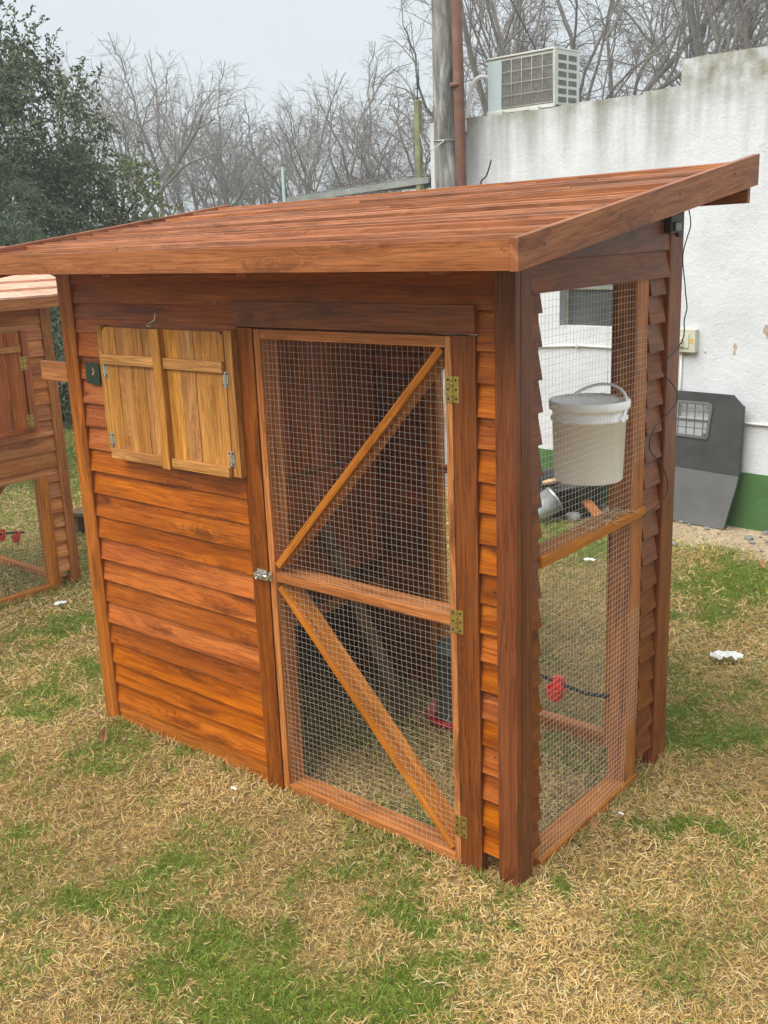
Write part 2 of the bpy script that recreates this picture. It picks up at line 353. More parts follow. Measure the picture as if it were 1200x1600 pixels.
GREEN = [(-0.50, -0.82, 0.24), (-0.28, -0.66, 0.24), (-0.02, -0.52, 0.20), (-0.30, -0.90, 0.26), (-1.72, -0.25, 0.26), (-2.35, -0.06, 0.24), (-2.33, 0.28, 0.15),
         (-0.58, -0.66, 0.12), (-0.94, -0.64, 0.13), (-1.03, -0.85, 0.16), (-0.45, -0.36, 0.10), (-0.24, -0.2, 0.06), (-0.1, -0.38, 0.13),
         (-1.44, -0.03, 0.09), (-1.66, -0.02, 0.12), (0.15, 1.28, 0.2), (-0.02, 1.15, 0.15), (0.34, 0.67, 0.13), (0.13, 0.52, 0.11), (0.10, 0.12, 0.09),
         (-0.45, 2.85, 0.4), (-0.48, 3.2, 0.3), (-0.39, 2.44, 0.2), (-1.67, 3.1, 0.4), (-1.57, 2.93, 0.25), (-3.1, 0.52, 0.22), (-3.05, 0.3, 0.18),
         (0.24, 0.56, 0.1), (0.53, 0.03, 0.07), (-0.04, -0.23, 0.09), (-9.69, 4.99, 2.0), (-0.05, 1.46, 0.12), (-1.38, 3.0, 0.3), (-1.48, -0.69, 0.14), (0.07, 1.69, 0.15),
         (-2.6, -0.4, 0.2), (-2.0, -0.6, 0.12)]
def green_mask(x, y):
    wx = x + (fbm(x * 7, y * 7, 11, 5) - 0.5) * 0.55; wy = y + (fbm(x * 7, y * 7, 17, 5) - 0.5) * 0.55
    g = np.zeros_like(x)
    for gx_, gy_, r_ in GREEN: g = np.maximum(g, np.exp(-(((wx - gx_) ** 2 + (wy - gy_) ** 2) / (r_ * 0.70) ** 2) ** 1.3))
    n = fbm(x * 7, y * 7, 3)
    far = np.clip((np.hypot(x - 1.4, y + 2.2) - 5.0) / 4, 0, 1)
    g = g * (0.30 + 1.1 * np.clip((n - 0.22) * 2.4, 0, 1)) + np.clip((fbm(x * 2.3, y * 2.3, 5) - 0.56) * 4, 0, 0.4) + far * 0.25 + np.clip((-1.9 - x) / 2, 0, 1) * 0.25 + np.clip((y - 0.9) / 2, 0, 1) * 0.15 + 0.05
    return np.clip(g, 0, 1)
DIRT = [(-0.9, 3.66, 1.4, 0.30), (-2.0, 3.62, 1.2, 0.34), (0.4, 3.5, 1.0, 0.22)]
def dirt_mask(x, y):
    wy = y + (fbm(x * 4, y * 4, 21) - 0.5) * 0.45; wallD = (x + 0.7) * 0.077 + (wy - 3.96) * 0.997
    return np.clip((wallD + 0.62) / 0.25, 0, 1) * (wallD < 0.3)

# ------------------------------------------------------------------ ground
def build_ground():
    n = 380; tt = np.linspace(-1, 1, n); ax = np.sign(tt) * (np.abs(tt) * 6.5 + np.abs(tt) ** 6 * 62)
    X, Y = np.meshgrid(ax - 0.8, ax + 0.8, indexing='ij')
    near = np.exp(-((X + .8) ** 2 + (Y - .8) ** 2) / 60)
    Z = (fbm(X * 3, Y * 3, 31) - 0.5) * 0.018 * near - 0.006
    V = np.stack([X, Y, Z], -1).reshape(-1, 3)
    idx = np.arange(n * n).reshape(n, n)
    F = np.stack([idx[:-1, :-1], idx[1:, :-1], idx[1:, 1:], idx[:-1, 1:]], -1).reshape(-1, 4)
    me = bpy.data.meshes.new('ground'); me.vertices.add(len(V)); me.vertices.foreach_set('co', V.astype(np.float32).ravel())
    me.loops.add(F.size); me.loops.foreach_set('vertex_index', F.ravel().astype(np.int32))
    me.polygons.add(len(F)); me.polygons.foreach_set('loop_start', (np.arange(len(F)) * 4).astype(np.int32))
    me.update(); me.validate()
    x, y = V[:, 0], V[:, 1]; g = green_mask(x, y)[:, None]; d = dirt_mask(x, y)[:, None]
    thatch = np.array([[0.22, 0.15, 0.07]]); gr = np.array([[0.11, 0.135, 0.022]]); dirt = np.array([[0.42, 0.33, 0.23]])
    far = np.clip((np.hypot(x + 0, y) - 9) / 10, 0, 1)[:, None]
    col = thatch * (1 - g) + gr * g; col = col * (1 - far) + far * np.array([[0.15, 0.155, 0.055]])
    col = col * (1 - d) + dirt * d; col = col * (0.7 + 0.6 * fbm(x * 9, y * 9, 41))[:, None]
    ca = me.color_attributes.new('Col', 'FLOAT_COLOR', 'POINT')
    ca.data.foreach_set('color', np.concatenate([col, np.ones((len(col), 1))], 1).astype(np.float32).ravel())
    me.materials.append(GROUNDM); me.polygons.foreach_set('use_smooth', [True] * len(F))
    o = bpy.data.objects.new('ground', me); C.objects.link(o); o['kind'] = 'structure'
build_ground()

def ribbons(name, P, cols, width, mat):
    """P: (n,k,3) centre lines, width (n,k), side directions derived from a horizontal random vector"""
    n, k, _ = P.shape
    d = P[:, -1] - P[:, 0]; side = np.cross(d, rng.normal(size=(n, 3))); side /= np.linalg.norm(side, axis=1, keepdims=True) + 1e-9
    A = P - side[:, None] * width[:, :, None]; B = P + side[:, None] * width[:, :, None]
    V = np.stack([A, B], 2).reshape(-1, 3)                          # per blade: k*2 verts
    base = (np.arange(n) * k * 2)[:, None]
    q = np.arange(k - 1)[None] * 2 + base
    F = np.stack([q, q + 1, q + 3, q + 2], -1).reshape(-1, 4)
    me = bpy.data.meshes.new(name); me.vertices.add(len(V)); me.vertices.foreach_set('co', V.astype(np.float32).ravel())
    me.loops.add(F.size); me.loops.foreach_set('vertex_index', F.ravel().astype(np.int32))
    me.polygons.add(len(F)); me.polygons.foreach_set('loop_start', (np.arange(len(F)) * 4).astype(np.int32)); me.update()
    col = np.repeat(cols[:, None], k * 2, 1).reshape(-1, 3)
    ca = me.color_attributes.new('Col', 'FLOAT_COLOR', 'POINT')
    ca.data.foreach_set('color', np.concatenate([col, np.ones((len(col), 1))], 1).astype(np.float32).ravel())
    me.materials.append(mat); me.polygons.foreach_set('use_smooth', [True] * len(F))
    o = bpy.data.objects.new(name, me); C.objects.link(o); return o

rng = np.random.default_rng(3)
def build_grass():
    n = 620000
    dmin, dmax = 1.6, 13.0
    p = 0.55                                                     # areal density falls as 1/d^(2-p) with distance from where the lawn is looked at
    dd = (dmin ** p + rng.random(n) * (dmax ** p - dmin ** p)) ** (1 / p)
    head = math.atan2(0.7415, -0.6188)
    a = head + (rng.random(n) - 0.5) * R(74)
    x = 1.391 + dd * np.cos(a); y = -2.205 + dd * np.sin(a)
    g = green_mask(x, y); dm = dirt_mask(x, y)
    keep = (rng.random(n) > dm * 0.93) & (((x + .7) * .077 + (y - 3.96) * .997) < -0.02) & (rng.random(n) < 0.72 + 0.5 * fbm(x * 12, y * 12, 9))
    x, y, g, dd = x[keep], y[keep], g[keep], dd[keep]; n = len(x)
    isg = rng.random(n) < g * 0.88 + 0.03
    L = np.where(isg, 0.018, 0.0205) * rng.lognormal(0, 0.38, n) * (1 + 0.35 * (fbm(x * 6, y * 6, 77) - .5)) * (1 + 0.05 * dd)
    L = np.minimum(L, 0.09)
    az = rng.random(n) * 2 * np.pi + (fbm(x * 4, y * 4, 88) - .5) * 5
    el = np.where(isg, rng.normal(R(58), R(18), n), rng.normal(R(34), R(22), n)); el = np.clip(el, R(4), R(86))
    curl = rng.normal(0, 1.6, n); droop = rng.normal(-0.9, 0.7, n)
    k = 4; P = np.zeros((n, k, 3)); P[:, 0] = np.stack([x, y, np.full(n, -0.004) + (rng.random(n) * 0.012)], 1)
    for i in range(1, k):
        e = el + droop * (i - 1) / (k - 1); aa = az + curl * (i - 1) / (k - 1)
        e = np.where(P[:, i - 1, 2] < 0.006, np.abs(e) * 0.7, e)
        st = L / (k - 1)
        P[:, i] = P[:, i - 1] + np.stack([np.cos(e) * np.cos(aa) * st, np.cos(e) * np.sin(aa) * st, np.sin(e) * st], 1)
    wd = (0.00062 + 0.00023 * dd) * rng.uniform(0.6, 1.35, n)
    wid = wd[:, None] * np.array([[0.9, 1.0, 0.75, 0.15]])
    straw = np.array([[0.80, 0.555, 0.215]]) ; straw2 = np.array([[0.54, 0.35, 0.125]]); pale = np.array([[0.84, 0.67, 0.36]])
    gr = np.array([[0.10, 0.19, 0.018]]); gr2 = np.array([[0.27, 0.33, 0.05]])
    u = rng.random((n, 1)); u2 = rng.random((n, 1))
    patch = np.clip((fbm(x * 1.7, y * 1.7, 55) - 0.35) * 2.5, 0, 1)[:, None]
    cs = straw * (1 - u) + straw2 * u; cs = np.where(u2 < 0.16 + 0.2 * patch, pale * (0.8 + .2 * u), cs) * (0.78 + 0.3 * patch)
    cg = gr * (1 - u) + gr2 * u
    col = np.where(isg[:, None], cg, cs)
    o = ribbons('grass', P, col, wid, GRASSM)
    tag(o, 'short dry straw coloured lawn with green patches', 'grass', kind='stuff')
build_grass()

def edge_grass():
    segs_ = [((-1.88, .0), (-.12, -.005), 1500), ((-.07, -.004), (.005, -.004), 120), ((.006, 0), (.006, .99), 900), ((-1.97, 0), (-1.97, .95), 500), ((-3.545, .98), (-3.545, -.6), 700), ((-3.6, .99), (-4.4, .99), 300)]
    xs, ys = [], []
    for (a, b_, k) in segs_:
        t_ = rng.random(k); t_ = np.clip(t_ + (vnoise(t_ * 18, t_ * 0, 9) - .5) * .12, 0, 1); xs.append(a[0] + (b_[0] - a[0]) * t_ + rng.normal(0, .010, k)); ys.append(a[1] + (b_[1] - a[1]) * t_ - abs(rng.normal(0, .014, k)) * (1 if a[1] == b_[1] or abs(b_[0] - a[0]) > .5 else 0))
    x = np.concatenate(xs); y = np.concatenate(ys); n = len(x); L = rng.uniform(.02, .055, n); az = rng.random(n) * 6.283; el = rng.normal(R(66), R(15), n)
    P = np.zeros((n, 4, 3)); P[:, 0] = np.stack([x, y, np.full(n, -.005)], 1)
    for i in range(1, 4):
        e = el - i * rng.uniform(.0, .35, n); P[:, i] = P[:, i - 1] + np.stack([np.cos(e) * np.cos(az), np.cos(e) * np.sin(az), np.sin(e)], 1) * (L / 3)[:, None]
    u = rng.random((n, 1)); g = (rng.random(n) < .25 + .5 * green_mask(x, y))[:, None]
    col = np.where(g, np.array([[.12, .20, .025]]) * (1 - u) + np.array([[.25, .30, .05]]) * u, np.array([[.74, .53, .23]]) * (1 - u) + np.array([[.42, .28, .12]]) * u)
    o = ribbons('grass_tufts', P, col, (0.0016 * rng.uniform(.6, 1.3, n))[:, None] * np.array([[1, 1, .7, .15]]), GRASSM)
    tag(o, 'longer grass blades growing against the foot of the coops', 'grass', kind='stuff')
edge_grass()

# ------------------------------------------------------------------ wooden chicken coop (origin: foot of its near corner)
U = random.uniform
LAP0, LAPP = 0.082, 0.0865
def laps_front(mb, x0, x1, z0, z1, yb=0.004, yt=0.020, th=0.011, split=None, zmax=None):
    """lapped boards facing -y between x0 and x1"""
    k = 0
    while True:
        a = LAP0 + LAPP * k; k += 1
        if a + LAPP < z0 + 0.01: continue
        if a > z1 - 0.008: break
        zb = max(a, z0); zt = min(a + LAPP + 0.012, z1)
        j = U(-0.0015, 0.0015)
        fr = (zt - a) / (LAPP + 0.012); fb = (zb - a) / (LAPP + 0.012)
        y_b = yb + (yt - yb) * fb + j; y_t = yb + (yt - yb) * fr + j
        dz = U(-0.002, 0.002) if zb == a else 0
        mb.hexa([(x0, y_b, zb + dz), (x1, y_b, zb + dz + U(-.001, .001)), (x1, y_b + th, zb + dz), (x0, y_b + th, zb + dz), (x0, y_t, zt), (x1, y_t, zt), (x1, y_t + th * .6, zt), (x0, y_t + th * .6, zt)], 0)
    return mb
def laps_side(mb, y0, y1, z0, z1, xb=-0.004, xt=-0.022, th=0.011, sgn=1, jag=0.0):
    k = 0
    while True:
        a = LAP0 + LAPP * k; k += 1
        if a + LAPP < z0 + 0.01: continue
        if a > z1 - 0.008: break
        zb = max(a, z0); zt = min(a + LAPP + 0.012, z1)
        fr = (zt - a) / (LAPP + 0.012); fb = (zb - a) / (LAPP + 0.012)
        x_b = xb + (xt - xb) * fb; x_t = xb + (xt - xb) * fr
        ja = U(-jag, jag); jb = U(-jag, jag)
        mb.hexa([(x_b * sgn - th, y0 + ja, zb), (x_b * sgn, y0 + ja, zb), (x_b * sgn, y1 + jb, zb), (x_b * sgn - th, y1 + jb, zb),
                 (x_t * sgn - th * .6, y0 + ja, zt), (x_t * sgn, y0 + ja, zt), (x_t * sgn, y1 + jb, zt), (x_t * sgn - th * .6, y1 + jb, zt)], 1)
    return mb
def mesh_wires(mb, o, ux, uz, w_, h_, pitch=0.0188, r=0.00032, wob=0.0016):
    """square welded netting: origin o, unit vectors ux, uz"""
    o = Vector(o); ux = Vector(ux); uz = Vector(uz); nn = ux.cross(uz)
    ph = [U(0, 6) for _ in range(8)]
    def pt(a, b):
        da = wob * (math.sin(b * 5 + ph[0]) + .6 * math.sin(b * 17 + a * 9 + ph[1])); db = wob * (math.sin(a * 6 + ph[2]) + .6 * math.sin(a * 19 + b * 8 + ph[3]))
        dn = wob * 1.6 * math.sin(a * 9 + ph[4]) * math.sin(b * 7 + ph[5])
        return o + ux * (a + da) + uz * (b + db) + nn * dn
    nx = int(w_ / pitch); nz = int(h_ / pitch)
    for i in range(nx + 1):
        a = (w_ - nx * pitch) / 2 + i * pitch
        mb.tube([pt(a, b) for b in np.linspace(0, h_, 17)], r, 4, cap=False)
    for i in range(nz + 1):
        b = (h_ - nz * pitch) / 2 + i * pitch
        mb.tube([pt(a, b) for a in np.linspace(0, w_, 9)], r, 4, cap=False)
    for i in range(len(mb.sm)): mb.sm[i] = True
    return mb
def nails_front(mb, pts, y):
    for x, z in pts: mb.disc((x, y, z), (0, -1, 0), 0.0032, 8)
def hinge_front(parent, x, z, w_=0.020, h_=0.068, y=-0.0005, mat=BRASS, name='hinge', screws=3):
    mb = MB()
    for s in (-1, 1):
        xa = x + s * 0.0035; xb = x + s * (0.0035 + w_)
        mb.box(min(xa, xb), max(xa, xb), y - 0.0025, y, z - h_ / 2, z + h_ / 2)
    for i in range(5):
        z0 = z - h_ / 2 + i * h_ / 5; mb.tube([(x, y - 0.003, z0 + 0.0006), (x, y - 0.003, z0 + h_ / 5 - 0.0006)], 0.0042, 10)
    for s in (-1, 1):
        for k in range(screws):
            zz = z + (k - (screws - 1) / 2) * h_ * 0.36 * (2 / max(1, screws - 1))
            mb.disc((x + s * (0.0035 + w_ * .5), y - 0.0025, zz), (0, -1, 0), 0.0036, 8, mi=1, h=0.0010)
    return obj(name, mb, [mat, NAIL], parent, 0.0004)

def rz(y, x=0.0):                                   # height of the roof boards' upper side
    return 1.808 + 0.1545 * (y + 0.27) - (0.004 + 0.010 * (y + .27) / 1.36) * (-x)

coop = thing('chicken_coop', 'large varnished wooden chicken coop with wire mesh door and sloping board roof, in the foreground', 'chicken coop')
XL = -1.96
# posts and trim
mb = MB().box(-0.063, 0.0, 0.0, 0.022, -0.02, 1.785, 2); nails_front(mb, [(-0.012, 1.22), (-0.045, 1.60), (-0.012, .75), (-.02, .3)], 0.0)
obj('corner_post', mb, [W_POST, NAIL], coop, 0.004)
obj('corner_trim', MB().box(-0.022, 0.001, 0.0225, 0.080, -0.015, 1.80, 2), W_POST, coop, 0.004)
mb = MB().box(XL, XL + 0.080, 0.0, 0.045, -0.01, 1.80, 2)
for zz in (1.57, 1.24, .83, .31): mb.disc((XL + 0.05, 0, zz), (0, -1, 0), 0.0035)
obj('corner_post', mb, W_TRIM, coop, 0.003, label='lighter brown corner post at the left end')
mb = MB().box(-0.045, 0.0005, 0.893, 0.988, -0.015, 1.90, 2)
obj('corner_post', mb, W_POST, coop, 0.004)
obj('corner_post', MB().box(XL, XL + .045, 0.90, 0.988, -0.01, 1.90, 2), W_POST, coop, 0.003)
for x0, x1 in ((-1.024, -0.9485), (-0.1945, -0.122)):
    mb = MB().box(x0, x1, -0.002, 0.030, -0.01, 1.588, 2)
    nails_front(mb, [(x0 + 0.02, 1.46), (x0 + .05, .64), (x1 - .03, 1.38), (x0 + .04, .2), (x0 + .03, .9)], -0.002)
    obj('door_post', mb, [W_POST if x0 > -.5 else W_MID, NAIL], coop, 0.003)
mb = MB().box(-1.026, -0.119, -0.008, 0.014, 1.593, 1.668, 0); nails_front(mb, [(-0.98, 1.64), (-.73, 1.63), (-.23, 1.62), (-.42, 1.64)], -0.008)
obj('door_header', mb, [W_POST, NAIL], coop, 0.003)
# front wall boards
mb = MB()
laps_front(mb, XL + 0.078, -1.022, LAP0, 1.60)
laps_front(mb, -0.124, -0.061, LAP0, 1.60)
for a, b_ in ((1.60, 1.66), (1.655, 1.732), (1.720, 1.80)):
    mb.hexa([(XL + .078, .004, a), (-.061, .004, a), (-.061, .014, a), (XL + .078, .014, a), (XL + .078, .018, b_), (-.061, .018, b_), (-.061, .026, b_), (XL + .078, .026, b_)], 0)
for (x, z) in ((-1.84, 1.26), (-1.80, .93), (-1.5, .93), (-1.2, .6), (-1.10, .35), (-1.8, .6), (-1.45, .27), (-.075, .9), (-.08, .4)): mb.disc((x, 0.009, z), (0, -1, 0), 0.003, 8, 1)
obj('front_wall', mb, [W_CLAD, NAIL], coop, 0.0012)
obj('base_board', MB().box(XL + 0.078, -1.026, 0.010, 0.030, -0.02, 0.096, 0), W_TRIM, coop, 0.002)
# roof ------------------------------------------------------------
RX0, RX1 = -2.19, 0.164
roof = MB(); n = 18; pit = 1.352 / n
for k in range(n):
    y0 = -0.262 + pit * k; y1 = y0 + pit + 0.018
    cuts = sorted([RX0] + [U(-1.9, -0.2) for _ in range(random.choice((0, 1, 1)))] + [RX1])
    for a, b_ in zip(cuts[:-1], cuts[1:]):
        if b_ - a < .05: continue
        h0 = 0.014 + U(-.004, .006); bow = U(0, 0.0025)
        def P(x, y, up): return (x, y, rz(y, x) + up)
        roof.hexa([P(a, y0, -0.002), P(b_ - .001, y0, -0.002), P(b_ - .001, y1, -0.013), P(a, y1, -0.013),
                   P(a, y0 + U(-.002, .002), h0), P(b_ - .001, y0 + U(-.002, .002), h0 + bow), P(b_ - .001, y1, -0.001), P(a, y1, -0.001)], 0)
rf = obj('roof', roof, W_ROOF, coop, 0.0015)
mb = MB(); yf = -0.285
mb.hexa([(-2.21, yf, 1.768), (0.1655, yf, 1.764), (0.1655, yf + .022, 1.764), (-2.21, yf + .022, 1.768), (-2.21, yf, 1.831), (0.1655, yf, 1.829), (0.1655, yf + .022, 1.829), (-2.21, yf + .022, 1.831)], 0)
nails_front(mb, [(-0.015 + .16, 1.812), (-.62 + .2, 1.805), (-1.02, 1.806), (-1.5, 1.795), (0.152, 1.806)], yf)
obj('fascia', mb, [W_FASC, NAIL], rf, 0.003)
def rake(x0, x1, za=1.762, zb=1.832, zc=1.955, zd=2.046, nm='rake_board'):
    y0, y1 = yf - .002, 1.092
    mb = MB().hexa([(x0, y0, za), (x0, y1, zc), (x1, y1, zc), (x1, y0, za), (x0, y0, zb), (x0, y1, zd), (x1, y1, zd), (x1, y0, zb)], 0)
    for yy in (-0.18, .18, .52, .9):
        if x1 > 0: mb.disc((x1, yy, 1.803 + .1545 * (yy + .27)), (1, 0, 0), 0.004, 8, 1)
    return obj(nm, mb, [W_FASC, NAIL], rf, 0.003)
rake(0.167, 0.188); rake(-2.212, -2.191, 1.762, 1.826, 1.925, 2.008)
mb = MB().hexa([(-2.19, 1.068, 1.87), (0.166, 1.068, 1.902), (0.166, 1.090, 1.902), (-2.19, 1.090, 1.87), (-2.19, 1.068, 1.985), (0.166, 1.068, 2.008), (0.166, 1.090, 2.008), (-2.19, 1.090, 1.985)], 0)
obj('back_fascia', mb, W_FASC, rf, 0.002)
for x in (-0.05, -0.7, -1.3, XL + .05):
    mb = MB().hexa([(x - .02, -0.26, 1.755), (x + .02, -0.26, 1.755), (x + .02, 1.065, 1.955), (x - .02, 1.065, 1.955), (x - .02, -0.26, 1.800 - .02 * (x < -1)), (x + .02, -0.26, 1.800 - .02 * (x < -1)), (x + .02, 1.065, 1.990 - .02 * (x < -1)), (x - .02, 1.065, 1.990 - .02 * (x < -1))], 1)
    obj('rafter', mb, W_INNER, rf, 0.002)
# side wall (faces +x)
mb = MB()
laps_side(mb, 0.079, 0.139, LAP0, 1.70, jag=0.003)
laps_side(mb, 0.775, 0.885, LAP0, 1.69, jag=0.004)
def board_side(z0, z1, y0, y1, xo=-0.004, xi=-0.02):
    mb.hexa([(xi - .008, y0, z0), (xo, y0, z0), (xo, y1, z0), (xi - .008, y1, z0), (xi - .006, y0, z1[0]), (xi, y0, z1[0]), (xi, y1, z1[1]), (xi - .006, y1, z1[1])], 1)
board_side(1.690, (1.782, 1.782), 0.079, 0.893, 0.002, -.012)
board_side(1.772, (rz(.079) - .05, rz(.893) - .03), 0.079, 0.893, -0.002, -.016)
for yy in (.2, .45, .8): mb.disc((-0.003, yy, 1.72), (1, 0, 0), 0.003, 8, 1)
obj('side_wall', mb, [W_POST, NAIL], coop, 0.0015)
sf = MB()
sf.box(-0.075, -0.010, 0.690, 0.772, -0.01, 1.72, 2)
sf.box(-0.075, -0.024, 0.090, 0.136, -0.01, 1.72, 2)
obj('side_stud', sf, W_DOOR, coop, 0.003)
obj('sill', MB().box(-0.082, -0.001, 0.136, 0.772, -0.01, 0.026, 1), W_DOOR, coop, 0.003)
mb = MB().box(-0.075, 0.001, 0.132, 0.772, 0.947, 0.979, 1)
obj('middle_rail', mb, W_DOOR, coop, 0.003)
mb = MB()                                                         # bits of straw caught on the rail
for i in range(150):
    y = 0.70 - abs(random.gauss(0, 0.16)); y = max(.2, y); a = U(0, 6.28); l = U(.008, .03); p = Vector((U(-.07, -.002), y, .9795 + U(0, .008)))
    mb.beam(p, p + Vector((math.cos(a) * l, math.sin(a) * l, U(-.2, .5) * l)), 0.002, 0.0015)
obj('straw_litter', mb, W_PALE, coop)['kind'] = 'stuff'
nm = mesh_wires(MB(), (-0.0105, 0.137, 0.012), (0, 1, 0), (0, 0, 1), 0.632, 1.675, r=0.00038)
obj('wire_mesh', nm, WIREP, coop)
# door ------------------------------------------------------------
dw = MB; DX0, DX1, DZ0, DZ1 = -0.9445, -0.1985, 0.009, 1.586
door = obj('door', MB().box(DX0, DX0 + .026, 0.0, 0.076, DZ0, DZ1, 2), W_DOOR, coop, 0.002)
d2 = MB().box(DX1 - .022, DX1, 0.0, 0.076, DZ0, DZ1, 2, (.30, .10))
obj('door_stile', d2, W_DOOR, door, 0.002)
obj('top_rail', MB().box(DX0 + .0265, DX1 - .0225, 0.001, 0.050, DZ1 - .030, DZ1, 0, (.25, .15)), W_DOOR, door, 0.002)
obj('bottom_rail', MB().box(DX0 + .0265, DX1 - .0225, 0.001, 0.078, DZ0, DZ0 + .030, 0, (.5, .25)), W_DOOR, door, 0.002)
obj('middle_rail', MB().box(DX0 + .0265, DX1 - .0225, 0.001, 0.080, 0.774, 0.804, 0, (.55, .2)), W_DOOR, door, 0.002)
def brace(x0, z0, x1, z1, w_=.025, d_=.074):
    return MB().beam((x0, 0.003 + d_ / 2, z0), (x1, 0.003 + d_ / 2, z1), d_, w_, up=(-(z1 - z0), 0, (x1 - x0)))
b1 = obj('brace', brace(-0.912, 0.826, -0.236, 1.552), W_DOOR, door, 0.002)
b2 = obj('brace', brace(-0.908, 0.755, -0.232, 0.052, .021, .082), W_DOOR, door, 0.002)
obj('wire_mesh', mesh_wires(MB(), (DX0 + .006, 0.010, DZ0 + .006), (1, 0, 0), (0, 0, 1), DX1 - DX0 - .010, DZ1 - DZ0 - .014), WIRE, door)
for zz in (1.447, 0.792, 0.142): hinge_front(door, -0.1965, zz, 0.0185, 0.070)
lb = MB().box(-0.999, -0.955, -0.0045, -0.0022, 0.770, 0.806)
lb.box(-0.945, -0.932, -0.0045, -0.0003, 0.772, 0.803)
lb.tube([(-1.006, -0.0115, .788), (-0.934, -0.0115, .788)], 0.0050, 10)
for x in (-0.996, -0.968, -0.9395): lb.box(x - .004, x + .004, -0.019, -0.0045, 0.780, 0.796)
lb.tube([(-0.982, -0.014, .788), (-0.982, -0.030, .780)], 0.0035, 8)
obj('latch', lb, STEEL, door, 0.0006)
# shutters --------------------------------------------------------
sh = MB().box(-1.711, -1.683, -0.026, 0.004, 1.135, 1.581, 2)
shf = obj('window_shutters', sh, W_SHUT, coop, 0.002)
mb = MB().box(-1.052, -1.017, -0.026, 0.004, 1.113, 1.581, 2); nails_front(mb, [(-1.03, 1.50), (-1.03, 1.19)], -0.026)
obj('frame_strip', mb, [W_SHUT, NAIL], shf, 0.002)
def shutter(x0, x1, arch_left, seed):
    mb = MB(); n = 4; wd = (x1 - x0) / n
    for i in range(n):
        a = x0 + wd * i + .0008; b_ = x0 + wd * (i + 1) - .0008; zt = 1.576
        ca = 0.022 if (arch_left and i == 0) or (not arch_left and i == n - 1) else 0
        r_ = (random.random(), random.random()); yo = U(-.0008, .0008)
        zb = 1.118
        if ca:
            pts = [(a, zb), (b_, zb)]
            if arch_left: pts += [(b_, zt)] + [(a + ca * (1 - math.sin(t_)), zt - ca * (1 - math.cos(t_))) for t_ in np.linspace(0, math.pi / 2, 6)]
            else: pts += [(b_ - ca * (1 - math.cos(t_)), zt - ca * (1 - math.sin(t_))) for t_ in np.linspace(0, math.pi / 2, 6)] + [(a, zt)]
            for y, rev in ((-.026 + yo, False), (-.013 + yo, True)):
                q = pts[::-1] if rev else pts
                mb.poly([(p[0], y, p[1]) for p in q], [(p[1], p[0]) for p in q], r_)
            for j in range(len(pts)):
                p, q = pts[j], pts[(j + 1) % len(pts)]
                mb.poly([(p[0], -.026 + yo, p[1]), (p[0], -.013 + yo, p[1]), (q[0], -.013 + yo, q[1]), (q[0], -.026 + yo, q[1])], [(p[1], p[0])] * 2 + [(q[1], q[0])] * 2, r_)
        else:
            mb.box(a, b_, -.026 + yo, -.013 + yo, zb, zt, 2, r_)
    s_ = obj('shutter', mb, W_SHUT, shf, 0.0015)
    obj('batten', MB().box(x0 + .001, x1 - .001, -.040, -.027, 1.449, 1.484, 0), W_SHUT, s_, 0.0015)
    obj('batten', MB().box(x0 + .004, x1 - .001, -.042, -.027, 1.112, 1.146, 0), W_SHUT, s_, 0.0015)
    return s_
sl = shutter(-1.680, -1.389, True, 1); sr = shutter(-1.345, -1.055, False, 2)
obj('centre_strip', MB().box(-1.388, -1.346, -0.047, -0.014, 1.106, 1.578, 2), W_SHUT, sr, 0.002)
for x, z, p in ((-1.6815, 1.425, sl), (-1.6815, 1.176, sl), (-1.0535, 1.428, sr), (-1.0535, 1.172, sr)):
    hinge_front(p, x, z, 0.0085, 0.050, y=-0.0265, mat=STEEL, screws=2)
hk = MB().tube([(-1.386, .010, 1.640), (-1.386, -.012, 1.640), (-1.380, -.024, 1.634), (-1.378, -.026, 1.618), (-1.381, -.030, 1.604), (-1.392, -.040, 1.597), (-1.398, -.047, 1.592), (-1.392, -.052, 1.588), (-1.383, -.050, 1.586)], 0.0018, 6)
hk.tube([(-1.383, -.03, 1.577), (-1.383, -.05, 1.590)], 0.0022, 6)
obj('hook', hk, STEEL, shf)
# maker's label: dark green plate with a small gold mark
mb = MB().box(-1.834, -1.752, -0.0035, -0.0005, 1.366, 1.443)
def tick(pts, y=-0.0045):
    mb.poly([(p[0], y, p[1]) for p in pts], None, (0, 0), 1)
tick([(-1.797, 1.402), (-1.790, 1.398), (-1.783, 1.408), (-1.780, 1.426), (-1.786, 1.412), (-1.791, 1.406)])
tick([(-1.793, 1.414), (-1.788, 1.416), (-1.787, 1.430), (-1.790, 1.423)])
tick([(-1.826, 1.380), (-1.823, 1.380), (-1.823, 1.3825), (-1.826, 1.3825)])
obj('nameplate', mb, [GREENL, GOLDL], coop)
# stub of board sticking out on the left and the ring below it
obj('side_bracket', MB().box(-2.135, -1.961, 0.004, 0.026, 1.362, 1.434, 0), W_DOOR, coop, 0.003)
mb = MB().tube([(-1.961, .02, 1.335), (-1.975, .02, 1.335)], .0015, 6)
mb.tube([(-1.983 + .007 * math.cos(a), .02, 1.329 + .007 * math.sin(a)) for a in np.linspace(0, 6.28, 13)], .0014, 6)
obj('screw_eye', mb, STEEL, coop)
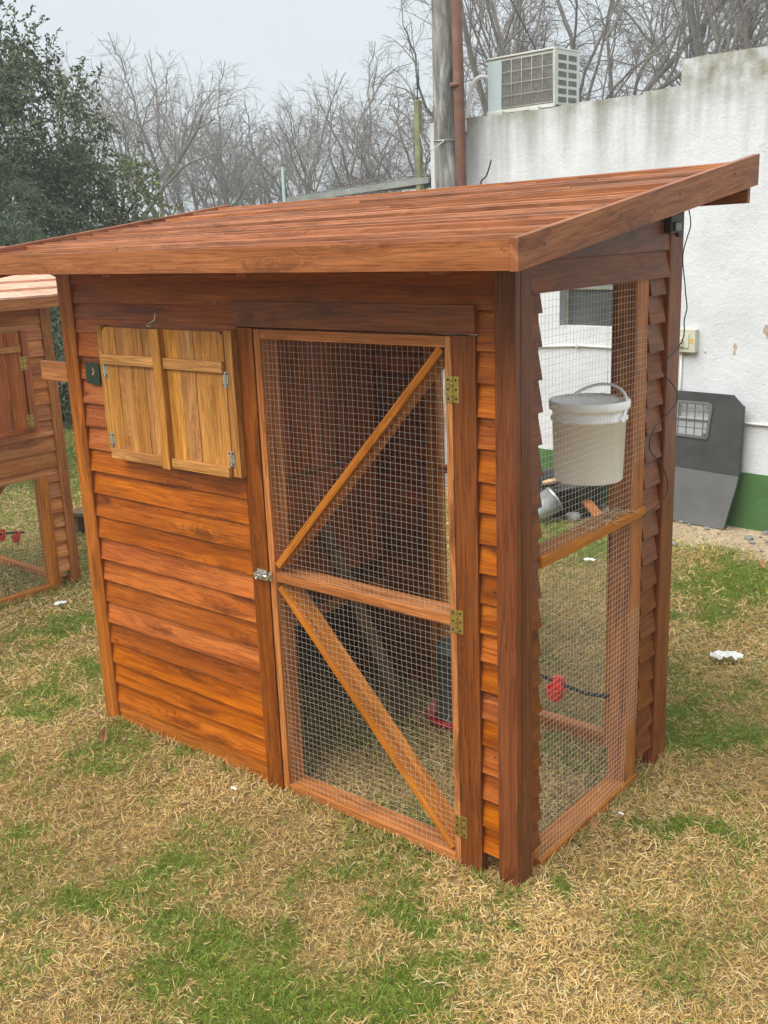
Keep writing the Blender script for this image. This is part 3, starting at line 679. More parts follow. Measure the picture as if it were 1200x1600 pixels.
# back wall (seen from inside), left wall, inner frame
for x0, x1 in ((XL + .045, -0.992), (-0.165, -0.045)):
    mb = MB(); k = 0
    while LAP0 + LAPP * k < 1.86:
        a = LAP0 + LAPP * k if k else 0.0; a = LAP0 + LAPP * (k - 1) if k else 0.0; bt = LAP0 + LAPP * k + .012; k += 1
        mb.hexa([(x0, .985, a), (x1, .985, a), (x1, .996, a), (x0, .996, a), (x0, .970, bt), (x1, .970, bt), (x1, .978, bt), (x0, .978, bt)], 0)
    obj('back_wall', mb, W_INNER if x1 < -.5 else W_SHADE, coop)
obj('back_header', MB().box(-0.992, -0.165, .955, .985, 1.735, 1.90, 0), W_INNER, coop, .002)
st = [(-1.405, -1.335), (-0.990, -0.937), (-0.560, -0.515), (-0.212, -0.168)]
for x0, x1 in st:
    obj('back_stud', MB().box(x0, x1, .925, .968, 0, 1.86, 2), W_DOOR if x0 > -1 else W_INNER, coop, 0.002)
obj('back_rail', MB().box(-0.936, -0.561, .925, .965, .950, .978, 0), W_DOOR, coop, .002)
obj('back_sill', MB().box(-0.936, -0.213, .925, .970, -.01, .050, 0), W_DOOR, coop, .002)
mb = MB(); laps_side(mb, 0.045, 0.90, 0.0, 1.86, xb=XL * -1 - .004 - .0, xt=XL * -1 - .02, sgn=-1)
obj('left_wall', mb, W_INNER, coop)
ip = MB()
for i in range(9): ip.box(-1.262, -1.250, 0.05 + i * .098, 0.146 + i * .098, 0.55, 1.78, 2)
obj('nest_partition', ip, W_INNER, coop, .001)
obj('nest_floor', MB().box(-1.90, -1.215, 0.04, 0.92, 0.43, 0.475, 1), W_DOOR, coop, .002)
mb = MB().beam((-1.36, .52, 1.10), (-.93, .66, .03), .065, .018, up=(.3, 0, .2))
for i in range(9):
    f_ = (i + .7) / 9.5; c_ = Vector((-1.36, .52, 1.10)).lerp(Vector((-.93, .66, .03)), f_)
    mb.beam(c_ + Vector((.012, -.032, .01)), c_ + Vector((.012, .032, .01)), .008, .008)
obj('ladder', mb, W_GREY, coop, .001)
obj('perch', MB().beam((-1.24, .30, .98), (-1.24, .92, .98), .03, .03), W_INNER, coop, .002)

# ------------------------------------------------------------------ things in and on the coop
bk = thing('bucket', 'white plastic lidded bucket with its handle up, behind the side wire mesh', 'bucket', (-0.115, 0.60, 1.092))
bk.scale = (.96, .96, .96)
prof = [(0, 0), (.106, 0), (.1095, .004), (.1165, .196), (.122, .197), (.122, .206), (.1165, .208), (.1175, .238), (.119, .240)]
obj('body', MB().lathe(prof, n=64), BUCKETW, bk)
prof = [(.1195, .232), (.127, .233), (.1285, .238), (.1285, .256), (.126, .260), (.118, .2605), (.116, .257), (.0, .257)]
obj('lid', MB().lathe(prof, n=64), BUCKETW, bk)
hd = []
for a in np.linspace(0, math.pi, 27):
    ca, sa = .128 * math.cos(a), .132 * math.sin(a)
    hd.append((ca * .974 + sa * .11, -ca * .15 + sa * .71, .206 + sa * .68))
hd = MB().tube(hd, .0050, 8)
for sg in (1, -1): hd.tube([(sg * .118 * .974, -sg * .118 * .15, .206), (sg * .134 * .974, -sg * .134 * .15, .206)], .009, 10)
obj('handle', hd, BUCKETW, bk)
hw = MB().tube([(.014, .094, .297), (.014, .09, .4), (.014, .09, .82)], .0005, 5)
obj('hanging_wire', hw, STEEL, bk)

wl_ = thing('water_line', 'black hose with a bright red drinker cup behind the side mesh, low down', 'drinker', (-0.17, 0.90, 0.21))
hp = [(0.02, .03, .03), (-.03, .005, .0), (-.10, -.005, -.004), (-.18, -.01, .008), (-.28, -.01, .022), (-.40, -.01, .026)]
obj('hose', MB().tube(hp, .0075, 10), RUBBER, wl_)
def cup(parent, x, y, z, nm='cup'):
    mb = MB().lathe([(0, -.048), (.014, -.047), (.022, -.036), (.026, -.012), (.0285, -.010), (.0285, -.007), (.024, -.008), (.020, -.030), (.0, -.040)], x, y - .012, 24, z0=z)
    mb.box(x - .012, x + .016, y - .010, y + .010, z - .010, z + .018)
    mb.tube([(x + .002, y - .012, z + .018), (x + .016, y - .02, z + .024)], .006, 8)
    return obj(nm, mb, REDP, parent, .0008)
cup(wl_, -.155, -.012, .010).scale = (1.35, 1.35, 1.35)
wt = thing('poultry_feeder', 'galvanised poultry feeder with a dark red base, on the grass inside the coop', 'poultry feeder', (-0.775, 0.80, 0.0))
obj('base', MB().lathe([(0, .012), (.112, .010), (.125, .014), (.128, .040), (.124, .042), (.118, .024), (.08, .022)], n=48), DKRED, wt)
DRUM = plain('dull_grey_drum', (.10, .105, .10), .5, .2, 12, .2)
obj('drum', MB().lathe([(.086, .022), (.086, .30), (.090, .302), (.088, .310), (.02, .345), (0, .345)], n=48), DRUM, wt)
obj('handle', MB().tube([(.085, 0, .30), (.07, 0, .36), (0, 0, .385), (-.07, 0, .36), (-.085, 0, .30)], .003, 8), GALV, wt)

cab = [(.999, 1.90), (1.004, 1.846), (.985, 1.80), (.962, 1.765), (.957, 1.73), (.993, 1.656), (.985, 1.631), (1.012, 1.586), (.985, 1.548), (.988, 1.499), (.943, 1.459), (.865, 1.438), (.847, 1.405), (.94, 1.33), (.944, 1.283), (.845, 1.245), (.785, 1.230), (.770, 1.169), (.852, 1.097), (.912, 1.020), (.869, .979), (.722, .955)]
def smooth(pts, n=5):
    P = [Vector(p) for p in pts]; P = [P[0]] + P + [P[-1]]; o_ = []
    for i in range(1, len(P) - 2):
        for k in range(n):
            t_ = k / n; a, b_, c_, d_ = P[i - 1], P[i], P[i + 1], P[i + 2]
            o_.append(0.5 * ((2 * b_) + (-a + c_) * t_ + (2 * a - 5 * b_ + 4 * c_ - d_) * t_ ** 2 + (-a + 3 * b_ - 3 * c_ + d_) * t_ ** 3))
    return o_ + [P[-2]]
cb = MB().tube(smooth([(.006 + .008 * abs(math.sin(i * 1.3)), y, z) for i, (y, z) in enumerate(cab)]), .0019, 6)
tag(obj('electric_cable', cb, BLACKP), 'thin black cable dangling in loops down the back corner post of the coop', 'cable')
sol = thing('solar_lamp', 'small black lamp fixed high on the back corner post under the roof', 'lamp', (0.0, 0.895, 1.845))
sol.scale = (.8, .72, .8)
obj('housing', MB().box(-.012, .020, -.055, .045, -.030, .045), BLACKP, sol, .006)
obj('bracket', MB().box(.002, .012, .045, .085, -.045, .06), BLACKP, sol, .003)
obj('lens', MB().box(.020, .030, -.03, .03, -.022, .012), plain('lamp_lens', (.12, .12, .12), .15), sol, .004)

# ------------------------------------------------------------------ second coop (faces +x): local -y is its front
c2 = thing('chicken_coop', 'orange wooden coop with shingled roof and red shutters at the left edge', 'chicken coop', (-3.55, 0.985, 0.0), R(90))
obj('corner_post', MB().box(-0.060, 0.0, 0.0, 0.045, -.01, 1.56, 2), W_POST2, c2, .003)
obj('corner_post', MB().box(-2.0, -1.94, 0.0, 0.045, -.01, 1.56, 2), W_POST2, c2, .003)
obj('corner_post', MB().box(-0.060, 0.0, 0.93, 0.975, -.01, 1.56, 2), W_POST2, c2, .003)
mb = MB(); laps_front(mb, -1.94, -0.060, 0.64, 1.54); laps_front(mb, -0.135, -0.060, LAP0 - .08, 0.65); laps_front(mb, -1.94, -1.85, LAP0, .65)
obj('front_wall', mb, W_CLAD2, c2, .0012)
obj('mesh_frame', MB().box(-0.190, -0.137, -0.004, 0.060, -.01, 0.64, 2), W_DOOR, c2, .002)
obj('mesh_frame', MB().box(-1.848, -0.191, 0.0, 0.050, -.01, .030, 0), W_DOOR, c2, .002)
obj('wire_mesh', mesh_wires(MB(), (-1.10, 0.012, 0.01), (1, 0, 0), (0, 0, 1), 0.93, 0.63,   .0188, .00045), WIRE, c2)
mb = MB().box(-0.205, -0.165, -0.022, 0.004, .898, 1.436, 2)
s2 = obj('window_shutters', mb, W_RED2, c2, .002)
mb = MB()
for i in range(4):
    a = -.213 - .09 * (i + 1); mb.box(a, a + .088, -.022, -.008, .915, 1.43, 2)
p2 = obj('shutter', mb, W_RED2, s2, .0015)
obj('batten', MB().box(-.573, -.218, -.034, -.023, 1.33, 1.362, 0), W_SHUT, p2, .0015)
obj('batten', MB().box(-.573, -.212, -.036, -.023, .90, .930, 0), W_RED2, p2, .0015)
for zz in (1.268, .962): hinge_front(p2, -.2085, zz, .016, .070, y=-.0225)
mb = MB(); laps_side(mb, 0.045, 0.93, 0.64, 1.53)
obj('side_wall', mb, W_CLAD2, c2)
mb = MB(); laps_front(mb, -1.94, -.06, 0.64, 1.54, yb=.96, yt=.975)
obj('back_wall', mb, W_INNER, c2)
obj('side_rail', MB().box(-.085, -.045, .060, .93, -.01, .035, 1), W_DOOR, c2, .002)
obj('ladder', MB().beam((-.17, .35, .62), (-.62, .35, .12), .02, .05), W_RED2, c2, .002)
ea = MB().box(-2.08, 0.10, -0.115, -0.093, 1.548, 1.606, 0)
r2 = MB()
def rz2(y): return 1.606 + .42 * (y + .11)
for k in range(7):
    y0 = -.118 + .088 * k; y1 = y0 + .10; x = -2.09
    while x < .10:
        wd = U(.14, .20); xe = min(x + wd, .11)
        r2.hexa([(x + .001, y0, rz2(y0) + .001), (xe, y0, rz2(y0) + .001), (xe - .0, y1, rz2(y1) - .012), (x + .001, y1, rz2(y1) - .012),
                 (x + .001, y0, rz2(y0) + .013), (xe, y0, rz2(y0) + .013), (xe, y1, rz2(y1)), (x + .001, y1, rz2(y1))], 0); x = xe
for k in range(7):
    y1 = 1.085 - .088 * k; y0 = y1 - .10
    def rb(y): return 1.606 + .42 * (1.08 - y)
    r2.hexa([(-2.09, y0, rb(y0) - .012), (.11, y0, rb(y0) - .012), (.11, y1, rb(y1)), (-2.09, y1, rb(y1)), (-2.09, y0, rb(y0)), (.11, y0, rb(y0)), (.11, y1, rb(y1) + .012), (-2.09, y1, rb(y1) + .012)], 0)
rr = obj('roof', r2, W_SHING, c2, .0012)
obj('fascia', ea, W_POST2, rr, .003)
for x in (-2.0, -.02):
    mb = MB(); mb.poly([(x, 0, 1.5), (x, .96, 1.5), (x, .96, 1.60), (x, .485, 1.82), (x, 0, 1.60)][::-1 if x < -1 else 1], None); mb.poly([(x + .02, 0, 1.5), (x + .02, .96, 1.5), (x + .02, .96, 1.60), (x + .02, .485, 1.82), (x + .02, 0, 1.60)], None)
    obj('gable', mb, W_CLAD2, c2)
wl2 = thing('water_line', 'black hose with two red drinker cups inside the coop at the left edge', 'drinker', (-3.95, 0.80, 0.26))
obj('hose', MB().tube([(.0, -.25, .03), (0, -.03, .012), (0, .10, -.012)], .006, 8), RUBBER, wl2)
cup(wl2, .0, -.035, .018); cup(wl2, .0, .055, -.012)

# ------------------------------------------------------------------ white building behind: local x runs right along the wall, -y faces the camera
WL, WR = (-0.70, 3.96, 0.0), -0.0771
Wm = Matrix.Translation(WL) @ Matrix.Rotation(WR, 4, 'Z')
def on_wall(x, y, z): return tuple(Wm @ Vector((x, y, z)))
bd = thing('white_building', 'long white rendered building with stained stepped parapet and green painted base', 'building', WL, WR)
def prism_wall(x0, x1, zt, nx, nz, holes=()):
    """front skin of the wall as a fine grid with slightly uneven top, plus body behind"""
    mb = MB(); xs = np.linspace(x0, x1, nx + 1)
    tops = [zt + 0.010 * (float(vnoise(np.array(x * 6.0), np.array(zt * 9), 4)) - .5) + 0.008 * (float(vnoise(np.array(x * 31.0), np.array(zt * 9), 5)) - .5) for x in xs]
    for i in range(nx):
        a, b_ = xs[i], xs[i + 1]; ta, tb = tops[i], tops[i + 1]
        cover = [h for h in holes if a >= h[0] - 1e-6 and b_ <= h[1] + 1e-6]
        spans = [(0, None)] if not cover else [(0, cover[0][2]), (cover[0][3], None)]
        for z0, z1 in spans:
            za, zb = (ta, tb) if z1 is None else (z1, z1)
            mb.poly([(a, 0, z0 - (.1 if z0 == 0 else 0)), (b_, 0, z0 - (.1 if z0 == 0 else 0)), (b_, 0, zb), (a, 0, za)])
        mb.poly([(a, 0, ta), (b_, 0, tb), (b_, 3.5, tb), (a, 3.5, ta)])
    mb.poly([(x0, 0, -.1), (x0, 0, tops[0]), (x0, 3.5, tops[0]), (x0, 3.5, -.1)])
    mb.poly([(x1, 0, -.1), (x1, 3.5, -.1), (x1, 3.5, tops[-1]), (x1, 0, tops[-1])])
    mb.poly([(x0, 3.5, -.1), (x0, 3.5, tops[0]), (x1, 3.5, tops[-1]), (x1, 3.5, -.1)])
    return mb
WIN = (-1.525, -0.925, 1.205, 1.66)
xs_edges = 2.66 - 0.672
wa = MB()
for x0, x1, zt in ((-2.66, -1.525, 2.622), (-1.525, -0.925, 2.626), (-0.925, -0.672, 2.640), (-0.672, 4.2, 2.785)):
    p_ = prism_wall(x0, x1, zt, max(4, int((x1 - x0) / .05)), 1, (WIN,) if x0 == -1.525 else ())
    o0 = len(wa.v); wa.v += p_.v; wa.f += [tuple(q + o0 for q in f) for f in p_.f]; wa.uv += p_.uv; wa.rn += p_.rn; wa.mi += p_.mi; wa.sm += p_.sm
x0, x1, z0, z1 = WIN; dpt = .10                       # reveal of the window
wa.poly([(x0, 0, z0), (x1, 0, z0), (x1, dpt, z0), (x0, dpt, z0)]); wa.poly([(x0, 0, z1), (x0, dpt, z1), (x1, dpt, z1), (x1, 0, z1)])
wa.poly([(x0, 0, z0), (x0, dpt, z0), (x0, dpt, z1), (x0, 0, z1)]); wa.poly([(x1, 0, z0), (x1, 0, z1), (x1, dpt, z1), (x1, dpt, z0)])
obj('wall', wa, WALLM, bd)
gb = MB(); xs = np.arange(-2.66, 4.2, .06)
for a, b_ in zip(xs[:-1], xs[1:]):
    za = .315 - .0 + .014 * (a + 2.66) + .003 * math.sin(a * 40); zb = .315 + .014 * (b_ + 2.66) + .003 * math.sin(b_ * 40)
    gb.poly([(a, -.003, -.1), (b_, -.003, -.1), (b_, -.003, zb), (a, -.003, za)]); gb.poly([(a, -.003, za), (b_, -.003, zb), (b_, 0, zb), (a, 0, za)])
obj('painted_base', gb, GREENW, bd)
wi = obj('window', MB().box(x0, x1, dpt - .028, dpt - .006, 1.445, 1.463).box(x0, x0 + .022, dpt - .03, dpt - .002, z0, z1).box(x1 - .022, x1, dpt - .03, dpt - .002, z0, z1), plain('window_frame_grey', (.22, .22, .17), .7, 0, 30, .4), bd, .002)
obj('pane', MB().box(x0 + .022, x1 - .022, dpt - .012, dpt - .006, z0, 1.445), GLASSD, wi)
obj('pane', MB().box(x0 + .022, x1 - .022, dpt - .012, dpt - .006, 1.463, z1), GLASSL, wi)
def blob_patch(cx, cz, rx, rz_, n=18, seed=0):
    rr = random.Random(seed); pts = []
    for i in range(n):
        a = 2 * math.pi * i / n; k = rr.uniform(.6, 1.15); pts.append((cx + rx * k * math.cos(a), cz + rz_ * k * math.sin(a)))
    mb = MB(); mb.poly([(p[0], -.0015, p[1]) for p in pts])
    for i in range(n):
        p, q = pts[i], pts[(i + 1) % n]; mb.poly([(p[0], -.0015, p[1]), (p[0], 0, p[1]), (q[0], 0, q[1]), (q[0], -.0015, q[1])])
    return mb
for i, (cx, cz, rx, rz_) in enumerate(((-.06, 1.225, .026, .036), (-.045, 1.19, .018, .022), (-.252, 1.12, .013, .018), (-.256, 1.085, .009, .022), (-.445, 1.075, .012, .007), (-.58, 1.055, .035, .012))):
    obj('bare_patch', blob_patch(cx, cz, rx, rz_, seed=i), BARE, bd)
pp = MB(); pp.tube([(-2.1, -.012, 1.03), (-1.36, -.012, 1.078), (-0.95, -.012, 1.075)], .008, 10); obj('conduit', pp, PVC, bd)
pp = MB().tube([(-.75, -.012, .655), (.6, -.012, .668), (2.5, -.012, .69)], .009, 10); pp.tube([(-.598, -.012, .655), (-.598, -.012, 1.08)], .006, 8); obj('conduit', pp, PVC, bd)
obj('conduit_clip', MB().tube([(-1.365, -.002, 1.078), (-1.365, -.030, 1.078)], .011, 10), PVC, bd)

eb = thing('electrical_box', 'beige metal electrical box with two cover bolts fixed on the white wall', 'electrical box', on_wall(-.555, 0, 1.145), WR)
obj('box', MB().box(-.070, .062, -.045, 0, -.070, .072), BOXG, eb, .003)
mb = MB().box(-.060, .022, -.052, -.0455, -.042, .045); mb.tube([(-.03, -.052, .004), (-.03, -.070, .004)], .018, 12); mb.box(-.05, -.01, -.074, -.066, -.03, -.018)
obj('cover', mb, BOXG, eb, .002)
obj('sticker', MB().box(.026, .050, -.0465, -.0452, -.012, .014), plain('yellow_sticker', (.62, .38, .06), .6, 0, 80, .5), eb)

# air conditioner on the parapet
ac = thing('air_conditioner', 'old off white air conditioner unit standing on top of the white wall', 'air conditioner', on_wall(-1.875, .03, 2.626), WR)
w2, dp, hh = .28, .29, .352
mb = MB().box(-w2, w2, .012, dp, .012, hh)
obj('casing', mb, ACW, ac, .006)
obj('side_panel', MB().box(-w2 + .006, -w2 + .122, .0, .011, .020, hh - .012), ACB, ac, .003)
gr = MB().box(-w2 + .128, w2 - .012, .006, .0115, .030, hh - .018)
obj('coil', gr, ACD, ac)
mb = MB()
for i in range(6):
    x = -w2 + .128 + i * (2 * w2 - .14) / 5; mb.tube([(x, -.004, .028), (x, -.004, hh - .016)], .0014, 6)
for i in range(5):
    z = .032 + i * (hh - .052) / 4; mb.tube([(-w2 + .128, -.004, z), (w2 - .012, -.004, z)], .0014, 6)
obj('guard', mb, ACW, ac)
mb = MB().box(-w2 - .002, w2 + .002, .0, dp + .003, hh, hh + .012); obj('top_cover', mb, ACW, ac, .003)
mb = MB().box(w2 - .010, w2 + .001, -.002, .012, .0, hh)
mb.box(-w2, w2, -.002, .012, .0, .022); obj('front_frame', mb, ACW, ac, .002)
mb = MB()
for j in range(2):
    for i in range(6):
        ya = .040 + j * .118; zc = .030 + i * .052
        mb.box(w2 - .001, w2 + .0015, ya, ya + .095, zc, zc + .034)
obj('side_vent', mb, ACD, ac)
obj('foot', MB().box(-.2, -.13, -.03, dp + .02, -.012, .012), ACW, ac, .002); obj('foot', MB().box(.10, .17, -.03, dp + .02, -.012, .012), ACW, ac, .002)
obj('pipe', MB().tube(smooth([(-w2, .10, .22), (-w2 - .06, .06, .26), (-w2 - .12, .02, .24), (-w2 - .16, .0, .12), (-w2 - .17, -.03, -.1)]), .014, 8), PVC, ac)

# pole, rusty pipe, wires
pl = thing('concrete_pole', 'tall weathered grey concrete pole standing in front of the white wall', 'pole', (-3.085, 3.99, 0.0))
mb = MB().lathe([(.086, -.1), (.084, 2.0), (.080, 3.4), (.074, 6.2), (0, 6.2)], n=28); obj('shaft', mb, POLEM, pl)
for zz in (2.47, 1.2):
    mb = MB().tube([(.087 * math.cos(a), .087 * math.sin(a), zz) for a in np.linspace(0, 6.28, 25)], .003, 6); obj('tie_wire', mb, STEEL, pl)
mb = MB().tube(smooth([(.05, -.08, 2.47), (-.06, -.12, 2.40), (-.16, -.04, 2.42), (-.30, .1, 2.55)]), .003, 6)
obj('tie_wire', mb, STEEL, pl)
mb = MB().tube([(-2.915, 3.935, -.05), (-2.918, 3.935, 2.1), (-2.978, 3.935, 6.0)], .037, 18); mb.tube([(-2.943, 3.935, 2.80), (-2.944, 3.935, 2.83)], .048, 18)
tag(obj('rusty_pipe', mb, RUST), 'rust brown iron pipe running up beside the grey concrete pole', 'pipe')
br = MB().tube(smooth([(-2.87, 4.05, 2.06), (-2.80, 4.0, 2.18), (-2.74, 3.98, 2.22), (-2.70, 3.98, 2.32)]), [.006] * 15 + [.004], 6)
tag(obj('stick', br, BARKD), 'short dark stick poking up beside the foot of the rusty pipe above the roof', 'stick')
mb = MB().tube([(-3.25, 3.9, 4.6), (-2.55, 4.35, 2.99), (-2.42, 4.33, 2.85)], .005, 6)
tag(obj('overhead_cable', mb, BLACKP), 'thin dark cable slanting down to the air conditioner on the wall', 'cable')

# shed roof, concrete post with aerial, pale green pole
sd_ = thing('shed', 'low lean-to shed with grey sheet metal roof left of the white building', 'shed', (-4.9, 6.2, 0), R(4))
mb = MB().box(-1.0, .30, -.4, 1.9, -.1, 2.22); obj('wall', mb, CONCP, sd_)
mb = MB()
for i in range(18):
    x = -1.25 + i * .09; z0 = 2.245 + (x + 1.25) * .06 + (.012 if i % 2 else 0)
    mb.hexa([(x, -.62, z0), (x + .09, -.62, z0 + .005), (x + .09, 2.0, z0 + .14), (x, 2.0, z0 + .134), (x, -.62, z0 + .008), (x + .09, -.62, z0 + .013), (x + .09, 2.0, z0 + .158), (x, 2.0, z0 + .142)], 1)
mb.hexa([(-1.27, -.66, 2.19), (.42, -.66, 2.29), (.42, -.63, 2.29), (-1.27, -.63, 2.19), (-1.27, -.66, 2.245), (.42, -.66, 2.345), (.42, -.63, 2.345), (-1.27, -.63, 2.245)], 0)
obj('roof', mb, plain('grey_sheet_metal', (.28, .29, .27), .55, .3, 6, .35), sd_)
ps = thing('concrete_post', 'mossy concrete post carrying a thin metal aerial', 'post', (-4.55, 5.60, 0))
obj('shaft', MB().box(-.028, .028, -.028, .028, -.1, 3.0, 2), plain('mossy_concrete', (.20, .20, .11), .95, 0, 14, .4, .4), ps, .008)
mb = MB().tube([(0, 0, 3.0), (0, 0, 3.34)], .006, 6)
for z in (3.10, 3.14, 3.2, 3.25, 3.3): mb.tube([(-.02, 0, z), (.02, 0, z)], .004, 6)
mb.tube([(.02, 0, 3.08), (.02, 0, 3.32)], .004, 6)
obj('aerial', mb, plain('dark_metal', (.08, .08, .08), .5, .5), ps)
tag(obj('green_pole', MB().tube([(-6.39, 5.69, -.05), (-6.37, 5.69, 2.56)], .015, 12), plain('pale_green_paint', (.24, .34, .30), .6)), 'thin pale green metal pole rising behind the coop roof before the bare trees', 'pole')

# ------------------------------------------------------------------ black plastic crate shell with grey grille, lower panel painted lit, leaning on the wall
cr_ = thing('plastic_crate', 'black and grey plastic pet crate shell with barred window leaning on the white wall', 'crate', on_wall(-.475, -.05, 0.0), WR)
def shell(front, th, nm, mat, hole=None):
    """front: outline (x,y,z) going round; gives a sheet with thickness th backwards"""
    mb = MB(); n = len(front); fr = [Vector(p) for p in front]; bk_ = [p + Vector((0, th, 0)) for p in fr]
    if hole:
        ho = [Vector(p) for p in hole]; hb = [p + Vector((0, th, 0)) for p in ho]
        # ring between outline (8 pts) and hole (8 pts)
        for A, B, rev in ((fr, ho, False), (bk_, hb, True)):
            for i in range(n):
                j = (i + 1) % n; q = [A[i], A[j], B[j], B[i]]; mb.poly(q[::-1] if rev else q)
        for i in range(n):
            j = (i + 1) % n; mb.poly([ho[i], ho[j], hb[j], hb[i]])
    else:
        mb.poly(fr); mb.poly(bk_[::-1])
    for i in range(n):
        j = (i + 1) % n; mb.poly([fr[j], fr[i], bk_[i], bk_[j]])
    return obj(nm, mb, mat, cr_, .004)
X0, X1 = -.36, .330
# upper panel leans back to the wall, 8 points clockwise from lower left
def up(x, z): return (x, -.045 + (z - .345) * .02, z)
outer = [(X0, .36), (X0, .55), (X0, .735), (X0 + .05, .838), (-.05, .840), (.268, .838), (X1 + .004, .775), (X1, .342)]
hole = [(-.27, .60), (-.27, .66), (-.27, .715), (-.25, .765), (-.05, .768), (.125, .768), (.135, .755), (.125, .560)]
hole = [(-.22, .565), (-.22, .66), (-.22, .755), (-.21, .768), (-.05, .772), (.120, .772), (.133, .755), (.112, .560)]
shell([up(*p) for p in outer], .012, 'upper_panel', CRATEB, [up(*p) for p in hole])
mb = MB()
for i in range(6):
    x = -.20 + i * .0560
    mb.beam(up(x - (.0 if x < 0 else .0), .560) , up(x, .772), .0058, .008, up=(0, 1, 0))
for i in range(3):
    z = .615 + i * .052; mb.beam(up(-.222, z), up(.124, z), .0058, .006, up=(0, 1, 0))
hl = [Vector(up(*p)) + Vector((0, -.004, 0)) for p in hole]
for i in range(8): mb.beam(hl[i], hl[(i + 1) % 8], .019, .010, up=(0, 1, 0))
for p in ((.112, .752), (.098, .580)): mb.tube([Vector(up(*p)) + Vector((0, -.014, 0)), Vector(up(*p)) + Vector((0, -.004, 0))], .011, 12)
obj('window_grille', mb, CRATEG_LIT, cr_, .002)
lo = [(X0 + .04, -.048, .36), (X1, -.048, .342), (X1 - .008, -.050, .28), (.262, -.066, .010), (.245, -.068, .0), (-.26, -.068, .004), (-.30, -.066, .02), (X0 + .05, -.050, .28)]
shell([(x, y, z) for x, y, z in lo][::-1], .014, 'lower_panel', CRATEG_LIT)
mb = MB()
mb.hexa([(X1 - .014, -.044, .342), (X1 - .002, -.044, .342), (X1 - .002, .0, .35), (X1 - .014, .0, .35), (X1 - .010, -.036, .77), (X1 + .002, -.036, .77), (X1 + .002, .0, .77), (X1 - .010, .0, .77)])
mb.hexa([(.248, -.060, .012), (.258, -.060, .012), (.258, -.02, .012), (.248, -.02, .012), (X1 - .018, -.044, .338), (X1 - .006, -.044, .338), (X1 - .006, .0, .338), (X1 - .018, .0, .338)])
obj('side_panel', mb, CRATEB, cr_, .003)

# ------------------------------------------------------------------ clutter along the wall
tb = thing('rubber_tub', 'black rubber tub lying among rubble behind the bucket', 'tub', (-1.93, 3.76, 0.0))
tb.scale = (1.2, 1.15, 1.15)
mb = MB().lathe([(0, .004), (.17, .004), (.215, .19), (.232, .20), (.235, .215), (.222, .218), (.205, .20), (.16, .02), (0, .018)], n=40)
obj('body', mb, RUBBER, tb); tb.rotation_euler = (R(8), R(-6), 0)
dk = thing('metal_duct', 'bent shiny galvanised duct lying at the foot of the white wall', 'duct', (-1.955, 3.42, 0.105))
dk.rotation_euler = (0, R(-30), R(52))
obj('sheet', MB().tube([(-.26, 0, 0), (.10, 0, 0)], .085, 22), GALV, dk)
mb = MB()
for x in (-.25, -.1, .09): mb.tube([(x - .008, 0, 0), (x, 0, 0), (x + .008, 0, 0)], [.086, .091, .086], 22, cap=False)
obj('rib', mb, GALV, dk)
def loose(name, label, cat, mbf, mat, loc, rot, group=None, bevel=.002):
    o = obj(name, mbf, mat, None, bevel); o.location = loc; o.rotation_euler = rot; return tag(o, label, cat, group)
loose('wood_offcut', 'reddish board offcut lying in the rubble in front of the black tub', 'board', MB().box(-.17, .17, -.032, .032, 0, .02), W_DOOR, (-1.665, 3.56, .085), (0, R(14), R(-38)))
loose('wood_offcut', 'pale yellow board end lying on top of bricks by the white wall', 'board', MB().box(-.09, .09, -.05, .05, 0, .02), W_PALE, (-2.20, 3.86, .165), (R(5), R(8), R(-35)))
for i, (x, y, z, r_, lb_) in enumerate(((-2.30, 3.88, 0, 20, 'red brick lying flat beneath the pale board end'), (-2.24, 3.90, .078, -12, 'upper red brick carrying the pale board end'), (-2.38, 3.66, 0, 50, 'red brick lying askew in front of the stacked bricks'))):
    loose('brick', lb_, 'brick', MB().box(-.11, .11, -.055, .055, 0, .075), BRICK, (x, y, z), (0, 0, R(r_)), 'bricks by the wall', .005)
def rock(seed, s):
    rr = random.Random(seed); mb = MB(); n1, n2 = 7, 5; pts = {}
    for j in range(n2 + 1):
        for i in range(n1):
            th = math.pi * j / n2; ph_ = 2 * math.pi * i / n1; k = s * rr.uniform(.75, 1.15) if 0 < j < n2 else s * .9
            if j in (0, n2) and i: pts[j, i] = pts[j, 0]; continue
            pts[j, i] = (k * math.sin(th) * math.cos(ph_), k * math.sin(th) * math.sin(ph_) * .8, k * math.cos(th) * .6)
    for j in range(n2):
        for i in range(n1):
            a, b_, c_, d_ = pts[j, i], pts[j, (i + 1) % n1], pts[j + 1, (i + 1) % n1], pts[j + 1, i]
            mb.poly([p for k_, p in enumerate((a, d_, c_, b_)) if not ((j == 0 and k_ == 3) or (j == n2 - 1 and k_ == 2))])
    return mb
rub = MB()
rr_ = random.Random(5)
for i in range(80):
    q = on_wall(rr_.uniform(-1.9, 1.2), -abs(rr_.gauss(0, .22)) - .03, 0.0); s_ = rr_.choice((.008, .010, .014, .020, .028)); r_ = rock(i, s_)
    o0 = len(rub.v); rub.v += [(p[0] + q[0], p[1] + q[1], p[2] + q[2] + s_ * .15) for p in r_.v]; rub.f += [tuple(k + o0 for k in f) for f in r_.f]
    rub.uv += r_.uv; rub.rn += r_.rn; rub.mi += r_.mi; rub.sm += r_.sm
tag(obj('rubble', rub, STONE), 'small grey stones and crumbs of concrete scattered along the foot of the wall', 'rubble', kind='stuff')
